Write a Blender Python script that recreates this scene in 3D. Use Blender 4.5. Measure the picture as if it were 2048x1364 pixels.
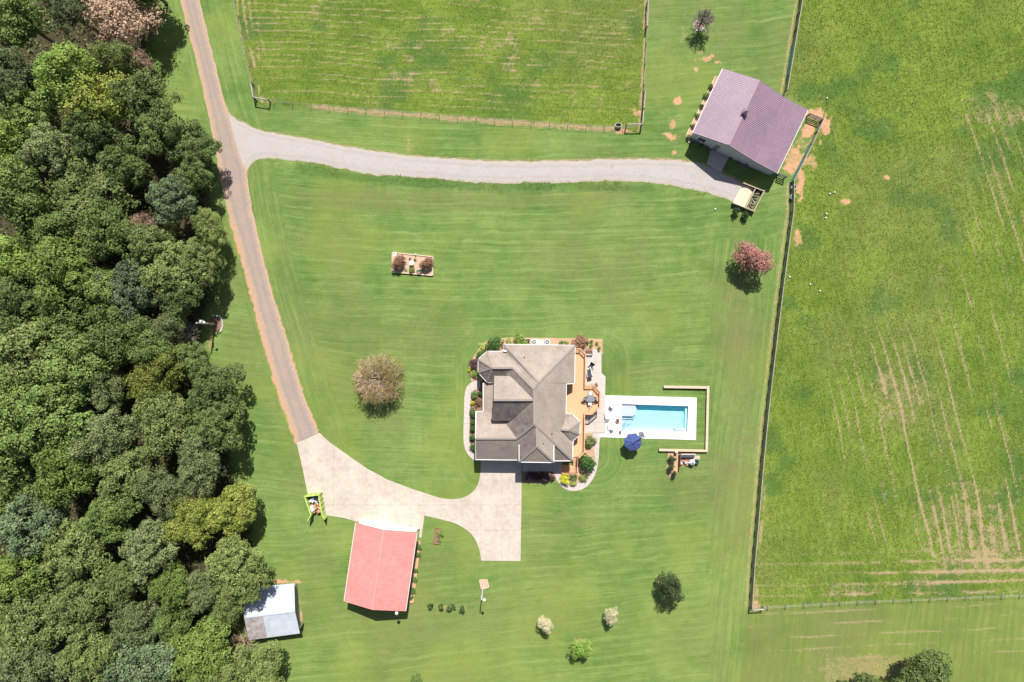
import bpy, math, random
import numpy as np
from mathutils import Vector, Matrix

for o in list(bpy.data.objects):
    bpy.data.objects.remove(o, do_unlink=True)
scene = bpy.context.scene
COL = scene.collection
R = math.radians

# ---------------------------------------------------------------- camera, sky, sun, exposure
CAM_H = 102.4                    # drone height above the lawn, metres
cam_data = bpy.data.cameras.new('camera')
cam_data.sensor_width = 36.0
cam_data.lens = 24.0
cam_data.clip_start = 0.5
cam_data.clip_end = 3000.0
cam = bpy.data.objects.new('camera', cam_data)
cam.location = (0, 0, CAM_H)
cam.rotation_euler = (0, 0, 0)
COL.objects.link(cam)
scene.camera = cam

SUN_EL, SUN_AZ = R(53), math.atan2(0.12, 1.0)      # azimuth clockwise from +Y
world = bpy.data.worlds.new('World')
scene.world = world
world.use_nodes = True
wn = world.node_tree.nodes
wl = world.node_tree.links
wn.clear()
sky = wn.new('ShaderNodeTexSky')
sky.sky_type = 'NISHITA'
sky.sun_disc = False
sky.sun_elevation = SUN_EL
sky.sun_rotation = SUN_AZ
sky.air_density = 1.0
sky.dust_density = 1.5
bg = wn.new('ShaderNodeBackground')
bg.inputs['Strength'].default_value = 0.062
wo = wn.new('ShaderNodeOutputWorld')
wl.new(sky.outputs[0], bg.inputs[0])
wl.new(bg.outputs[0], wo.inputs[0])
sun_data = bpy.data.lights.new('sun', 'SUN')
sun_data.energy = 4.6
sun_data.angle = R(0.53)
sun_data.color = (1.0, 0.965, 0.915)
sun = bpy.data.objects.new('sun', sun_data)
sdir = Vector((math.sin(SUN_AZ) * math.cos(SUN_EL), math.cos(SUN_AZ) * math.cos(SUN_EL), math.sin(SUN_EL)))
sun.rotation_euler = sdir.to_track_quat('Z', 'Y').to_euler()
sun.location = sdir * 150
COL.objects.link(sun)

scene.view_settings.view_transform = 'Standard'
scene.view_settings.look = 'None'
scene.view_settings.exposure = 0.62
scene.view_settings.gamma = 1.0
scene.view_settings.use_curve_mapping = False
scene.render.engine = 'CYCLES'
scene.cycles.max_bounces = 6
scene.cycles.diffuse_bounces = 3
scene.cycles.transparent_max_bounces = 12
scene.cycles.sample_clamp_indirect = 6.0

# ---------------------------------------------------------------- survey coordinates
# the plan is measured on a map of 2048 x 1364 units, 13.333 units to the metre, centred below the drone;
# a point seen at height z lies nearer the centre than its map reading (relief displacement)
S, MX, MY = 13.3333, 1024.0, 682.0
def G(px, py, z=0.0):
    k = (CAM_H - z) / CAM_H
    return Vector(((px - MX) * k / S, (MY - py) * k / S, z))
def sheet(ox, oy, sc):
    return lambda X, Y, z=0.0: G(ox + X / sc, oy + Y / sc, z)
c1 = sheet(900, 650, 3.897)      # house sheet
c2 = sheet(1120, 660, 4.2625)    # pool sheet
c3 = sheet(1340, 110, 3.897)     # purple barn sheet
c4 = sheet(580, 860, 3.328)      # red barn sheet
c5 = sheet(470, 1120, 7.576)     # shed sheet
c6 = sheet(1030, 850, 9.095)     # stairs sheet
c7 = sheet(760, 480, 13.643)     # flower bed sheet
c8 = sheet(1310, 890, 17.05)     # pool equipment sheet
c9 = sheet(590, 970, 17.05)      # dumpster sheet

# ---------------------------------------------------------------- materials
MATS = {}
def new_mat(name):
    m = bpy.data.materials.new(name)
    m.use_nodes = True
    m.node_tree.nodes.clear()
    return m, m.node_tree.nodes, m.node_tree.links
def mat(name, col, rough=0.7, var=0.18, scale=3.0, bump=0.0, bscale=20.0, metal=0.0, col2=None, spec=0.3, coarse=0.0, stain=None):
    if name in MATS:
        return MATS[name]
    m, n, l = new_mat(name)
    out = n.new('ShaderNodeOutputMaterial')
    p = n.new('ShaderNodeBsdfPrincipled')
    p.inputs['Roughness'].default_value = rough
    p.inputs['Metallic'].default_value = metal
    p.inputs['Specular IOR Level'].default_value = spec
    geo = n.new('ShaderNodeNewGeometry')
    nz = n.new('ShaderNodeTexNoise')
    nz.inputs['Scale'].default_value = scale
    nz.inputs['Detail'].default_value = 6.0
    nz.inputs['Roughness'].default_value = 0.65
    l.new(geo.outputs['Position'], nz.inputs['Vector'])
    ramp = n.new('ShaderNodeMapRange')
    ramp.inputs['From Min'].default_value = 0.3
    ramp.inputs['From Max'].default_value = 0.7
    l.new(nz.outputs['Fac'], ramp.inputs['Value'])
    mix = n.new('ShaderNodeMix')
    mix.data_type = 'RGBA'
    a = col
    b = col2 if col2 else tuple(min(1.0, x * (1 + var)) for x in col)
    a = a if col2 else tuple(x * (1 - var) for x in col)
    mix.inputs[6].default_value = (*a, 1)
    mix.inputs[7].default_value = (*b, 1)
    l.new(ramp.outputs[0], mix.inputs[0])
    last = mix.outputs[2]
    if coarse > 0:
        n2 = n.new('ShaderNodeTexNoise')
        n2.inputs['Scale'].default_value = 0.35
        n2.inputs['Detail'].default_value = 5.0
        n2.inputs['Roughness'].default_value = 0.7
        l.new(geo.outputs['Position'], n2.inputs['Vector'])
        r2 = n.new('ShaderNodeMapRange')
        r2.inputs['From Min'].default_value = 0.3
        r2.inputs['From Max'].default_value = 0.7
        r2.inputs['To Min'].default_value = 1 - coarse
        r2.inputs['To Max'].default_value = 1 + coarse * 0.6
        l.new(n2.outputs['Fac'], r2.inputs['Value'])
        vm = n.new('ShaderNodeVectorMath')
        vm.operation = 'SCALE'
        l.new(last, vm.inputs[0])
        l.new(r2.outputs[0], vm.inputs['Scale'])
        last = vm.outputs[0]
    if stain:
        for sc_, lo, hi, amt in ((0.28, .60, .74, .55), (1.1, .66, .76, .45)):
            n3 = n.new('ShaderNodeTexNoise')
            n3.inputs['Scale'].default_value = sc_
            n3.inputs['Detail'].default_value = 7.0
            n3.inputs['Roughness'].default_value = 0.72
            l.new(geo.outputs['Position'], n3.inputs['Vector'])
            r3 = n.new('ShaderNodeMapRange')
            for k_, v_ in ((1, lo), (2, hi), (3, 0.0), (4, amt)): r3.inputs[k_].default_value = v_
            l.new(n3.outputs['Fac'], r3.inputs[0])
            m3 = n.new('ShaderNodeMix')
            m3.data_type = 'RGBA'
            m3.inputs[7].default_value = (*stain, 1)
            l.new(r3.outputs[0], m3.inputs[0])
            l.new(last, m3.inputs[6])
            last = m3.outputs[2]
    l.new(last, p.inputs['Base Color'])
    if bump > 0:
        nb = n.new('ShaderNodeTexNoise')
        nb.inputs['Scale'].default_value = bscale
        nb.inputs['Detail'].default_value = 4.0
        l.new(geo.outputs['Position'], nb.inputs['Vector'])
        bp = n.new('ShaderNodeBump')
        bp.inputs['Strength'].default_value = bump
        bp.inputs['Distance'].default_value = 0.05
        l.new(nb.outputs['Fac'], bp.inputs['Height'])
        l.new(bp.outputs[0], p.inputs['Normal'])
    l.new(p.outputs[0], out.inputs['Surface'])
    MATS[name] = m
    return m
def leaf_mat(name, ca, cb, trans=0.18, rough=0.6, objvar=0.3):
    """foliage: colour runs from ca to cb by each leaf's own value, shifted a little for every plant"""
    if name in MATS:
        return MATS[name]
    m, n, l = new_mat(name)
    out = n.new('ShaderNodeOutputMaterial')
    at = n.new('ShaderNodeAttribute')
    at.attribute_name = 'leaf_value'
    oi = n.new('ShaderNodeObjectInfo')
    mix = n.new('ShaderNodeMix')
    mix.data_type = 'RGBA'
    mix.inputs[6].default_value = (*ca, 1)
    mix.inputs[7].default_value = (*cb, 1)
    l.new(at.outputs['Fac'], mix.inputs[0])
    mr = n.new('ShaderNodeMapRange')
    mr.inputs['To Min'].default_value = 1 - objvar
    mr.inputs['To Max'].default_value = 1 + objvar
    l.new(oi.outputs['Random'], mr.inputs['Value'])
    vm = n.new('ShaderNodeVectorMath')
    vm.operation = 'SCALE'
    l.new(mix.outputs[2], vm.inputs[0])
    l.new(mr.outputs[0], vm.inputs['Scale'])
    p = n.new('ShaderNodeBsdfPrincipled')
    p.inputs['Roughness'].default_value = rough
    p.inputs['Specular IOR Level'].default_value = 0.35
    tr = n.new('ShaderNodeBsdfTranslucent')
    l.new(vm.outputs[0], p.inputs['Base Color'])
    l.new(vm.outputs[0], tr.inputs['Color'])
    ms = n.new('ShaderNodeMixShader')
    ms.inputs[0].default_value = trans
    l.new(p.outputs[0], ms.inputs[1])
    l.new(tr.outputs[0], ms.inputs[2])
    l.new(ms.outputs[0], out.inputs['Surface'])
    MATS[name] = m
    return m

M_ROAD = mat('worn_tar_and_chip', (0.235, 0.20, 0.185), 0.9, 0.22, 9.0, 0.4, 30, coarse=0.16)
M_GRAVEL = mat('pale_gravel', (0.40, 0.365, 0.34), 0.95, 0.25, 7.0, 0.6, 22, coarse=0.10)
M_CONC = mat('drive_concrete', (0.49, 0.42, 0.35), 0.85, 0.10, 1.6, 0.1, 30, coarse=0.20, stain=(0.30, 0.215, 0.15))
M_WALK = mat('path_concrete', (0.50, 0.43, 0.385), 0.85, 0.08, 2.2, 0.1, 30, coarse=0.08)
M_JOINT = mat('joint_dirt', (0.35, 0.29, 0.24), 0.95)
M_POOLDECK = mat('white_pool_deck', (0.80, 0.79, 0.78), 0.7, 0.03, 3.0)
M_PLASTER = mat('pool_plaster', (0.54, 0.84, 0.91), 0.6, 0.04, 2.0)
M_LEDGE = mat('pool_ledge_plaster', (0.43, 0.47, 0.55), 0.6, 0.03, 2.0)
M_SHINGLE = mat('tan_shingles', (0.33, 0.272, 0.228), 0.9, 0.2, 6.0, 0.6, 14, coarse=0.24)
M_SHINGLEDARK = mat('dark_mottled_shingles', (0.115, 0.095, 0.085), 0.9, 0.18, 1.1, 0.6, 14, col2=(0.265, 0.218, 0.19), coarse=0.2)  # darker, mottled version of the tan shingles, used on some roof slopes
M_RIDGE = mat('ridge_shingles', (0.27, 0.228, 0.205), 0.9, 0.15, 9.0, 0.3, 20)
M_SIDING = mat('cream_siding', (0.62, 0.58, 0.52), 0.7, 0.05, 2.0)
M_WHITE = mat('white_trim', (0.80, 0.79, 0.77), 0.5, 0.04, 3.0)
M_BRICK = mat('brown_brick', (0.26, 0.16, 0.12), 0.9, 0.25, 8.0)
M_GLASS = mat('window_glass', (0.03, 0.04, 0.05), 0.08, 0.1, 1.0, spec=0.6)
M_DECK = mat('stained_deck_wood', (0.62, 0.365, 0.20), 0.75, 0.10, 4.0)
M_DECKDARK = mat('stained_rail_wood', (0.60, 0.33, 0.19), 0.7, 0.12, 4.0)
M_TIMBER = mat('pale_timber', (0.56, 0.43, 0.31), 0.85, 0.14, 5.0)
M_TIMBERG = mat('grey_timber', (0.24, 0.215, 0.185), 0.9, 0.25, 6.0)
M_TIMBERB = mat('red_brown_timber', (0.26, 0.12, 0.07), 0.9, 0.2, 6.0)
M_PURPLE = mat('mauve_metal_roof', (0.285, 0.193, 0.243), 0.48, 0.08, 1.6, coarse=0.12, spec=0.45)
M_RED = mat('faded_red_metal_roof', (0.68, 0.25, 0.22), 0.45, 0.07, 1.4, coarse=0.12, spec=0.4)
M_TIN = mat('bright_tin_roof', (0.47, 0.51, 0.555), 0.5, 0.07, 1.4, spec=0.4, coarse=0.10)
M_RUST = mat('rusted_tin_roof', (0.22, 0.17, 0.15), 0.7, 0.2, 1.3, col2=(0.46, 0.44, 0.44))
M_GREYWALL = mat('grey_barn_siding', (0.50, 0.51, 0.50), 0.7, 0.06, 2.0)
M_DARK = mat('black_metal', (0.02, 0.02, 0.023), 0.5, 0.2, 5.0)
M_GREY = mat('grey_plastic', (0.20, 0.21, 0.22), 0.6, 0.1, 5.0)
M_LGREY = mat('pale_grey_paint', (0.55, 0.57, 0.58), 0.5, 0.06, 5.0)
M_CLOTHDK = mat('charcoal_fabric', (0.06, 0.065, 0.085), 0.9, 0.15, 8.0)
M_NAVY = mat('navy_canvas', (0.055, 0.078, 0.22), 0.8, 0.10, 3.0)
M_MULCH = mat('orange_mulch', (0.50, 0.315, 0.195), 0.95, 0.3, 12.0, 0.8, 25, coarse=0.15)
M_MULCHDK = mat('brown_mulch', (0.24, 0.145, 0.10), 0.95, 0.35, 12.0, 0.8, 25)
M_BARK = mat('tree_bark', (0.16, 0.12, 0.095), 0.95, 0.3, 6.0)
M_BARKPALE = mat('bare_twig_bark', (0.40, 0.29, 0.20), 0.9, 0.25, 3.0)
M_BARKTAN = mat('tan_twig_bark', (0.52, 0.385, 0.29), 0.9, 0.25, 3.0)
M_BARKGREY = mat('grey_twig_bark', (0.30, 0.255, 0.225), 0.9, 0.25, 3.0)
M_LIME = mat('lime_green_steel', (0.42, 0.55, 0.13), 0.5, 0.1, 4.0)
M_TERRA = mat('terracotta', (0.36, 0.19, 0.12), 0.8, 0.15, 6.0)
M_SAND = mat('pale_sand', (0.66, 0.52, 0.37), 0.95, 0.12, 3.0)
M_WATERDK = mat('trough_water', (0.02, 0.025, 0.03), 0.1, 0.1, 2.0, spec=0.5)
M_POST = mat('weathered_fence_wood', (0.17, 0.15, 0.13), 0.9, 0.25, 4.0)
M_POSTW = mat('pale_fence_wood', (0.40, 0.35, 0.30), 0.85, 0.15, 4.0)
M_TEAL = mat('teal_shade_cloth', (0.11, 0.27, 0.25), 0.8, 0.12, 4.0)
M_WIRE = mat('pale_fence_wire', (0.34, 0.31, 0.26), 0.5, 0.1, 4.0)
M_STONE = mat('pale_stone', (0.60, 0.58, 0.54), 0.85, 0.12, 5.0)
M_CARD = mat('cardboard', (0.46, 0.27, 0.13), 0.9, 0.2, 4.0)
M_PLY = mat('red_plywood', (0.45, 0.17, 0.08), 0.9, 0.2, 4.0)
M_BLUEBAG = mat('blue_grey_bag', (0.16, 0.24, 0.33), 0.6, 0.25, 4.0)
M_GREENMETAL = mat('dark_green_metal', (0.03, 0.10, 0.06), 0.5, 0.15, 4.0)
M_LATTE = mat('tan_wood', (0.46, 0.32, 0.20), 0.85, 0.15, 4.0)

# ---------------------------------------------------------------- object helpers
def tag(o, label=None, cat=None, group=None, kind=None):
    if label: o['label'] = label
    if cat: o['category'] = cat
    if group: o['group'] = group
    if kind: o['kind'] = kind
    return o
def thing(name, label, cat, loc=(0, 0, 0), rz=0.0, group=None):
    o = bpy.data.objects.new(name, None)
    o.empty_display_size = 0.3
    o.location = loc
    o.rotation_euler = (0, 0, rz)
    COL.objects.link(o)
    return tag(o, label, cat, group)
def origin_of(p):
    v = Vector((0, 0, 0))
    while p is not None:
        v += Vector(p.location)
        p = p.parent
    return v
def link_mesh(name, me, parent=None):
    o = bpy.data.objects.new(name, me)
    COL.objects.link(o)
    if parent is not None:
        o.parent = parent
    return o

class MB:
    """collects simple solids; build() links them as one mesh object"""
    def __init__(self):
        self.v, self.f = [], []
    def add(self, vs, fs):
        b = len(self.v)
        self.v += [tuple(x) for x in vs]
        self.f += [tuple(b + i for i in f) for f in fs]
        return self
    def box(self, c, size, rz=0.0):
        hx, hy, hz = size[0] / 2, size[1] / 2, size[2] / 2
        co, si = math.cos(rz), math.sin(rz)
        vs = []
        for dz in (-hz, hz):
            for dx, dy in ((-hx, -hy), (hx, -hy), (hx, hy), (-hx, hy)):
                vs.append((c[0] + dx * co - dy * si, c[1] + dx * si + dy * co, c[2] + dz))
        return self.add(vs, [(3, 2, 1, 0), (4, 5, 6, 7), (0, 1, 5, 4), (1, 2, 6, 5), (2, 3, 7, 6), (3, 0, 4, 7)])
    def beam(self, a, b, w, h):
        a, b = Vector(a), Vector(b)
        d = (b - a).normalized()
        up = Vector((0, 0, 1)) if abs(d.z) < 0.98 else Vector((1, 0, 0))
        s = d.cross(up).normalized()
        u = s.cross(d).normalized()
        vs = []
        for p in (a, b):
            for i, j in ((-1, -1), (1, -1), (1, 1), (-1, 1)):
                vs.append(p + s * (i * w / 2) + u * (j * h / 2))
        return self.add(vs, [(3, 2, 1, 0), (4, 5, 6, 7), (0, 1, 5, 4), (1, 2, 6, 5), (2, 3, 7, 6), (3, 0, 4, 7)])
    def tube(self, a, b, r0, r1=None, n=8, caps=True):
        r1 = r0 if r1 is None else r1
        a, b = Vector(a), Vector(b)
        d = (b - a).normalized()
        up = Vector((0, 0, 1)) if abs(d.z) < 0.9 else Vector((1, 0, 0))
        s = d.cross(up).normalized()
        u = s.cross(d)
        vs = []
        for p, r in ((a, r0), (b, r1)):
            for i in range(n):
                t = 2 * math.pi * i / n
                vs.append(p + s * (math.cos(t) * r) + u * (math.sin(t) * r))
        fs = [(i, (i + 1) % n, n + (i + 1) % n, n + i) for i in range(n)]
        if caps:
            fs += [tuple(range(n - 1, -1, -1)), tuple(range(n, 2 * n))]
        return self.add(vs, fs)
    def prism(self, poly, z0, z1):
        """poly: (x, y) points, any order; side walls and both ends"""
        p = [(q[0], q[1]) for q in poly]
        a = sum(p[i][0] * p[(i + 1) % len(p)][1] - p[(i + 1) % len(p)][0] * p[i][1] for i in range(len(p)))
        if a < 0: p = p[::-1]
        n = len(p)
        vs = [(x, y, z0) for x, y in p] + [(x, y, z1) for x, y in p]
        fs = [tuple(range(n - 1, -1, -1)), tuple(range(n, 2 * n))]
        fs += [(i, (i + 1) % n, n + (i + 1) % n, n + i) for i in range(n)]
        return self.add(vs, fs)
    def slab(self, pts, t):
        """sloping polygon given by its top corners, thickness t downwards"""
        p = [Vector(q) for q in pts]
        a = sum(p[i].x * p[(i + 1) % len(p)].y - p[(i + 1) % len(p)].x * p[i].y for i in range(len(p)))
        if a < 0: p = p[::-1]
        n = len(p)
        vs = p + [q - Vector((0, 0, t)) for q in p]
        fs = [tuple(range(n)), tuple(range(2 * n - 1, n - 1, -1))]
        fs += [(i, n + i, n + (i + 1) % n, (i + 1) % n) for i in range(n)]
        return self.add(vs, fs)
    def lathe(self, prof, c, n=14):
        vs, fs = [], []
        for r, z in prof:
            for i in range(n):
                t = 2 * math.pi * i / n
                vs.append((c[0] + r * math.cos(t), c[1] + r * math.sin(t), c[2] + z))
        m = len(prof)
        for k in range(m - 1):
            for i in range(n):
                fs.append((k * n + i, k * n + (i + 1) % n, (k + 1) * n + (i + 1) % n, (k + 1) * n + i))
        fs.append(tuple(range((m - 1) * n, m * n)))
        fs.append(tuple(range(n - 1, -1, -1)))
        return self.add(vs, fs)
    def build(self, name, m, parent=None, local=False, smooth=False, **tags):
        off = Vector((0, 0, 0)) if (local or parent is None) else origin_of(parent)
        me = bpy.data.meshes.new(name)
        me.from_pydata([(x - off.x, y - off.y, z - off.z) for x, y, z in self.v], [], self.f)
        me.materials.append(m)
        if smooth:
            me.polygons.foreach_set('use_smooth', [True] * len(me.polygons))
        me.update()
        return tag(link_mesh(name, me, parent), **tags)

def copy_tree(o, parent=None):
    c = o.copy()
    COL.objects.link(c)
    c.parent = parent
    for ch in list(o.children):
        copy_tree(ch, c)
    return c

rng = np.random.default_rng(7)
rnd = random.Random(11)

# ---------------------------------------------------------------- noise
_tab = np.random.default_rng(3).random((256, 256))
def vnoise(x, y, s=1.0, o=0):
    x = x / s + o * 17.31
    y = y / s + o * 9.77
    xi, yi = np.floor(x).astype(int), np.floor(y).astype(int)
    fx, fy = x - xi, y - yi
    fx = fx * fx * (3 - 2 * fx)
    fy = fy * fy * (3 - 2 * fy)
    g = lambda a, b: _tab[a & 255, b & 255]
    return (g(xi, yi) * (1 - fx) + g(xi + 1, yi) * fx) * (1 - fy) + (g(xi, yi + 1) * (1 - fx) + g(xi + 1, yi + 1) * fx) * fy
def fbm(x, y, s, o=0, n=4):
    t, a, w = 0, 0.5, 0
    for i in range(n):
        t = t + a * vnoise(x, y, s / 2 ** i, o + i * 3)
        w += a
        a *= 0.55
    return t / w
def sstep(a, b, x):
    t = np.clip((x - a) / (b - a), 0, 1)
    return t * t * (3 - 2 * t)
def dist_line(X, Y, pts):
    d = np.full(X.shape, 1e9)
    for (x0, y0), (x1, y1) in zip(pts[:-1], pts[1:]):
        dx, dy = x1 - x0, y1 - y0
        t = np.clip(((X - x0) * dx + (Y - y0) * dy) / (dx * dx + dy * dy), 0, 1)
        d = np.minimum(d, np.hypot(X - x0 - t * dx, Y - y0 - t * dy))
    return d
def inside(X, Y, poly):
    r = np.zeros(X.shape, bool)
    n = len(poly)
    for i in range(n):
        x0, y0 = poly[i]
        x1, y1 = poly[(i + 1) % n]
        if y0 == y1: continue
        c = ((y0 > Y) != (y1 > Y)) & (X < (x1 - x0) * (Y - y0) / (y1 - y0) + x0)
        r ^= c
    return r

# ---------------------------------------------------------------- plan outlines (map units)
ROAD_L = [(352, -60), (360, 0), (375, 60), (395, 130), (410, 200), (425, 270), (437, 340), (450, 400), (470, 470), (490, 540), (512, 620), (530, 690), (550, 760), (570, 820), (593, 884)]
ROAD_R = [(388, -60), (398, 0), (412, 50), (428, 120), (445, 190), (462, 240), (480, 300), (494, 345), (499, 390), (509, 440), (525, 510), (543, 580), (565, 650), (585, 720), (610, 800), (638, 867)]
GRAV_T = [(446, 205), (462, 232), (490, 248), (520, 262), (580, 272), (650, 285), (720, 298), (790, 307), (860, 315), (930, 319), (1000, 322), (1080, 322), (1160, 320), (1240, 318), (1320, 318), (1380, 322), (1420, 332), (1460, 352), (1486, 368)]
GRAV_B = [(488, 360), (497, 332), (510, 321), (530, 317), (560, 318), (620, 325), (680, 335), (720, 347), (780, 352), (850, 355), (920, 362), (1000, 368), (1080, 366), (1160, 363), (1240, 362), (1320, 367), (1380, 377), (1430, 390), (1470, 404)]
PADDOCK = [(468, -60), (478, 40), (512, 206), (700, 222), (1000, 243), (1281, 264), (1290, 120), (1299, -60)]
FENCE_E = [(1604, -30), (1568, 186)]
FENCE_S = [(1581, 366), (1581, 420), (1574, 470), (1560, 575), (1546, 690), (1533, 800), (1521, 920), (1511, 1040), (1503, 1130), (1498, 1214)]
PASTURE = [(1604, -60), (1568, 186), (1612, 215), (1640, 240), (1582, 366), (1581, 420), (1560, 575), (1546, 690), (1533, 800), (1521, 920), (1511, 1040), (1498, 1214), (2110, 1186), (2110, -60)]
LOWFIELD = [(1498, 1216), (2110, 1188), (2110, 1430), (1470, 1430)]
WOOD = [(-60, -60), (330, -60), (318, 60), (305, 120), (330, 200), (405, 280), (425, 330), (425, 400), (437, 470), (440, 560), (425, 620), (405, 660), (410, 720), (465, 745), (485, 830), (470, 920), (500, 1000), (515, 1080), (520, 1140), (480, 1200), (480, 1290), (560, 1320), (590, 1430), (-60, 1430)]

# ---------------------------------------------------------------- ground
def make_ground():
    def axis(lo, hi, step):
        inner = np.arange(lo, hi + 1e-6, step)
        far = np.array([6, 16, 40, 90, 200, 450, 1000.0])
        return np.concatenate([(lo - far)[::-1], inner, hi + far])
    xs, ys = axis(-79, 79, 0.215), axis(-53, 53, 0.215)
    nx, ny = len(xs), len(ys)
    Xw, Yw = np.meshgrid(xs, ys)
    Xw, Yw = Xw.ravel(), Yw.ravel()
    X, Y = MX + Xw * S, MY - Yw * S
    n1, n2, n3 = fbm(X, Y, 90, 1), fbm(X, Y, 30, 5), fbm(X, Y, 9, 9, 3)
    pad = inside(X, Y, PADDOCK)
    pas = inside(X, Y, PASTURE)
    low = inside(X, Y, LOWFIELD)
    far = (X < -60) | (X > 2110) | (Y < -60) | (Y > 1430)
    # mowing lines on the lawn: rows across the upper lawn, rings round the house, lines along the east fence
    wob = (n1 - 0.5) * 26
    rows = np.sin((Y + 0.00010 * (X - 1000) ** 2 + wob) * 2 * math.pi / 15.0)
    rows2 = np.sin((Y + 0.00010 * (X - 1000) ** 2 + wob) * 2 * math.pi / 47.0)
    dx = np.maximum(np.abs(X - 1085) - 105, 0)
    dy = np.maximum(np.abs(Y - 820) - 95, 0)
    ring_d = np.hypot(dx, dy)
    ring = np.sin((ring_d + wob * 0.6) * 2 * math.pi / 14.0)
    east = np.sin((X + 0.115 * Y + wob * 0.5) * 2 * math.pi / 16.0)
    south = np.sin((Y + 0.10 * X + wob) * 2 * math.pi / 17.0)
    wring = sstep(210, 120, ring_d)
    west_d = dist_line(X, Y, ROAD_R)
    wst = np.sin((west_d + wob * 0.4) * 2 * math.pi / 15.0)
    weast = sstep(1390, 1450, X) * sstep(430, 520, Y)
    wsouth = sstep(1000, 1080, Y)
    wwest = sstep(75, 40, west_d)
    line = rows * 0.75 + rows2 * 0.5
    for w, f in ((wsouth, south), (wring, ring), (weast, east * 1.1), (wwest, wst)):
        line = line * (1 - w) + f * w
    patchy = sstep(0.3, 0.75, n2)
    streak = fbm(X * 0.25, Y + 0.00010 * (X - 1000) ** 2, 5, 30, 3) - 0.5
    streak_v = fbm(X + 0.115 * Y, Y * 0.25, 5, 31, 3) - 0.5
    streak = streak * (1 - weast) + streak_v * weast
    line = line * (1 - 0.6 * wring)
    tone = 0.5 + 0.085 * line * (0.2 + 1.1 * patchy) + (n1 - 0.5) * 0.65 + (n2 - 0.5) * 0.4 + (n3 - 0.5) * 0.3 + streak * 0.2 * (1 - 0.7 * wring) * (1 - pas)
    yellow = sstep(0.50, 0.74, fbm(X, Y, 120, 14)) * 0.5 + 0.25 * sstep(950, 1250, Y) * n1 * 1.6
    # worn patch east of the house and by the north yard
    straw = np.zeros_like(X)
    soil = np.zeros_like(X)
    litter = np.zeros_like(X)
    field = (pad | pas).astype(float) + 0.55 * low
    # rows of dry hay: paddock
    warp = (fbm(X, Y, 140, 21) - 0.5) * 18
    v = Y - 0.045 * (X - 480) + warp
    ph = v / 12.5
    k = np.floor(ph)
    off = vnoise(k * 13.7, k * 3.1, 1.0, 2)
    pulse = np.exp(-((ph - k - 0.3 - 0.4 * off) / 0.11) ** 2)
    along = fbm(X * 0.16, v * 1.2, 14, 33)
    pin = sstep(8, 34, dist_line(X, Y, PADDOCK + [PADDOCK[0]])) * pad
    straw += pin * pulse * sstep(0.42, 0.70, along + 0.14 * off + 0.10 * sstep(1000, 560, X)) * 0.66
    straw += pin * sstep(0.60, 0.75, fbm(X, Y, 26, 41)) * 0.45 * sstep(0.45, 0.6, n1)
    dl = dist_line(X, Y, [(468, -60), (478, 40), (512, 206)])
    rr = np.exp(-((dl - 12) / 3.0) ** 2) + 0.7 * np.exp(-((dl - 24) / 3.0) ** 2) + 0.4 * np.exp(-((dl - 36) / 3.0) ** 2)
    straw += pad * rr * sstep(0.38, 0.6, fbm(X, Y, 18, 44))
    # rows of dry hay: east pasture
    u = X - 0.25 * (Y - 800) + 0.00008 * (Y - 800) ** 2 + (fbm(X, Y, 160, 22) - 0.5) * 16
    pu = u / 22.0
    ku = np.floor(pu)
    offu = vnoise(ku * 11.3, ku * 5.9, 1.0, 4)
    pul = np.exp(-((pu - ku - 0.3 - 0.4 * offu) / 0.085) ** 2) + 0.5 * np.exp(-((pu - ku - 0.75 + 0.2 * offu) / 0.06) ** 2)
    reg = sstep(560, 820, Y + 0.5 * (X - 1700)) * sstep(1600, 1720, X)
    reg = np.maximum(reg, sstep(1860, 1960, X) * sstep(190, 300, Y))
    reg = reg * sstep(1112, 1080, Y)
    alu = fbm(u * 1.3, Y * 0.10, 16, 50)
    straw += pas * reg * pul * sstep(0.36, 0.62, alu + 0.16 * (offu - .4) + 0.3 * (fbm(X, Y, 120, 52) - .45)) * 0.85
    def blob(x, y, rx, ry, o=0, rough=0.9):
        d = np.hypot((X - x) / rx, (Y - y) / ry) + (fbm(X, Y, 13, 60 + o) - 0.5) * 2 * rough + (vnoise(X, Y, 4, 61 + o) - 0.5) * 0.9
        return sstep(1.2, 0.42, d)
    for i, (x, y, rx, ry) in enumerate([(1805, 790, 34, 50), (1760, 800, 14, 60), (1905, 1040, 70, 60), (1950, 1120, 80, 26), (1845, 1165, 40, 10), (1990, 1080, 50, 60), (1990, 230, 60, 25), (1720, 1180, 60, 8)]):
        straw += pas * blob(x, y, rx * 1.1, ry * 1.1, i, 1.4) * (0.5 + 0.5 * pul) * 0.62
    hb = np.exp(-(((Y + 0.02 * X - 1150) % 21.0 - 10) / 3.2) ** 2)
    straw += (pas | pad) * sstep(.62, .8, fbm(X, Y, 5, 77, 2)) * sstep(.4, .6, n2) * .28
    straw += pas * hb * sstep(1095, 1118, Y) * sstep(0.36, 0.58, fbm(X * 0.22, Y, 14, 71)) * (0.4 + 0.6 * sstep(1600, 1850, X))
    lb = np.exp(-(((Y + 0.045 * X - 1190 + warp * 0.4) % 24.0 - 12) / 1.9) ** 2)
    straw += low * lb * sstep(0.36, 0.62, fbm(X * 0.12, Y, 14, 72)) * sstep(1340, 1290, Y) * .7
    soil += low * blob(1730, 1345, 90, 26, 9, 0.9) * 0.35
    straw += low * blob(1740, 1335, 110, 30, 10, 1.2) * 0.4
    # pasture beside the east fence
    straw += pas * np.exp(-((dist_line(X, Y, FENCE_S) - 13) / 4.0) ** 2) * sstep(900, 1050, Y) * sstep(0.4, 0.6, n3) * 0.8
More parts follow.
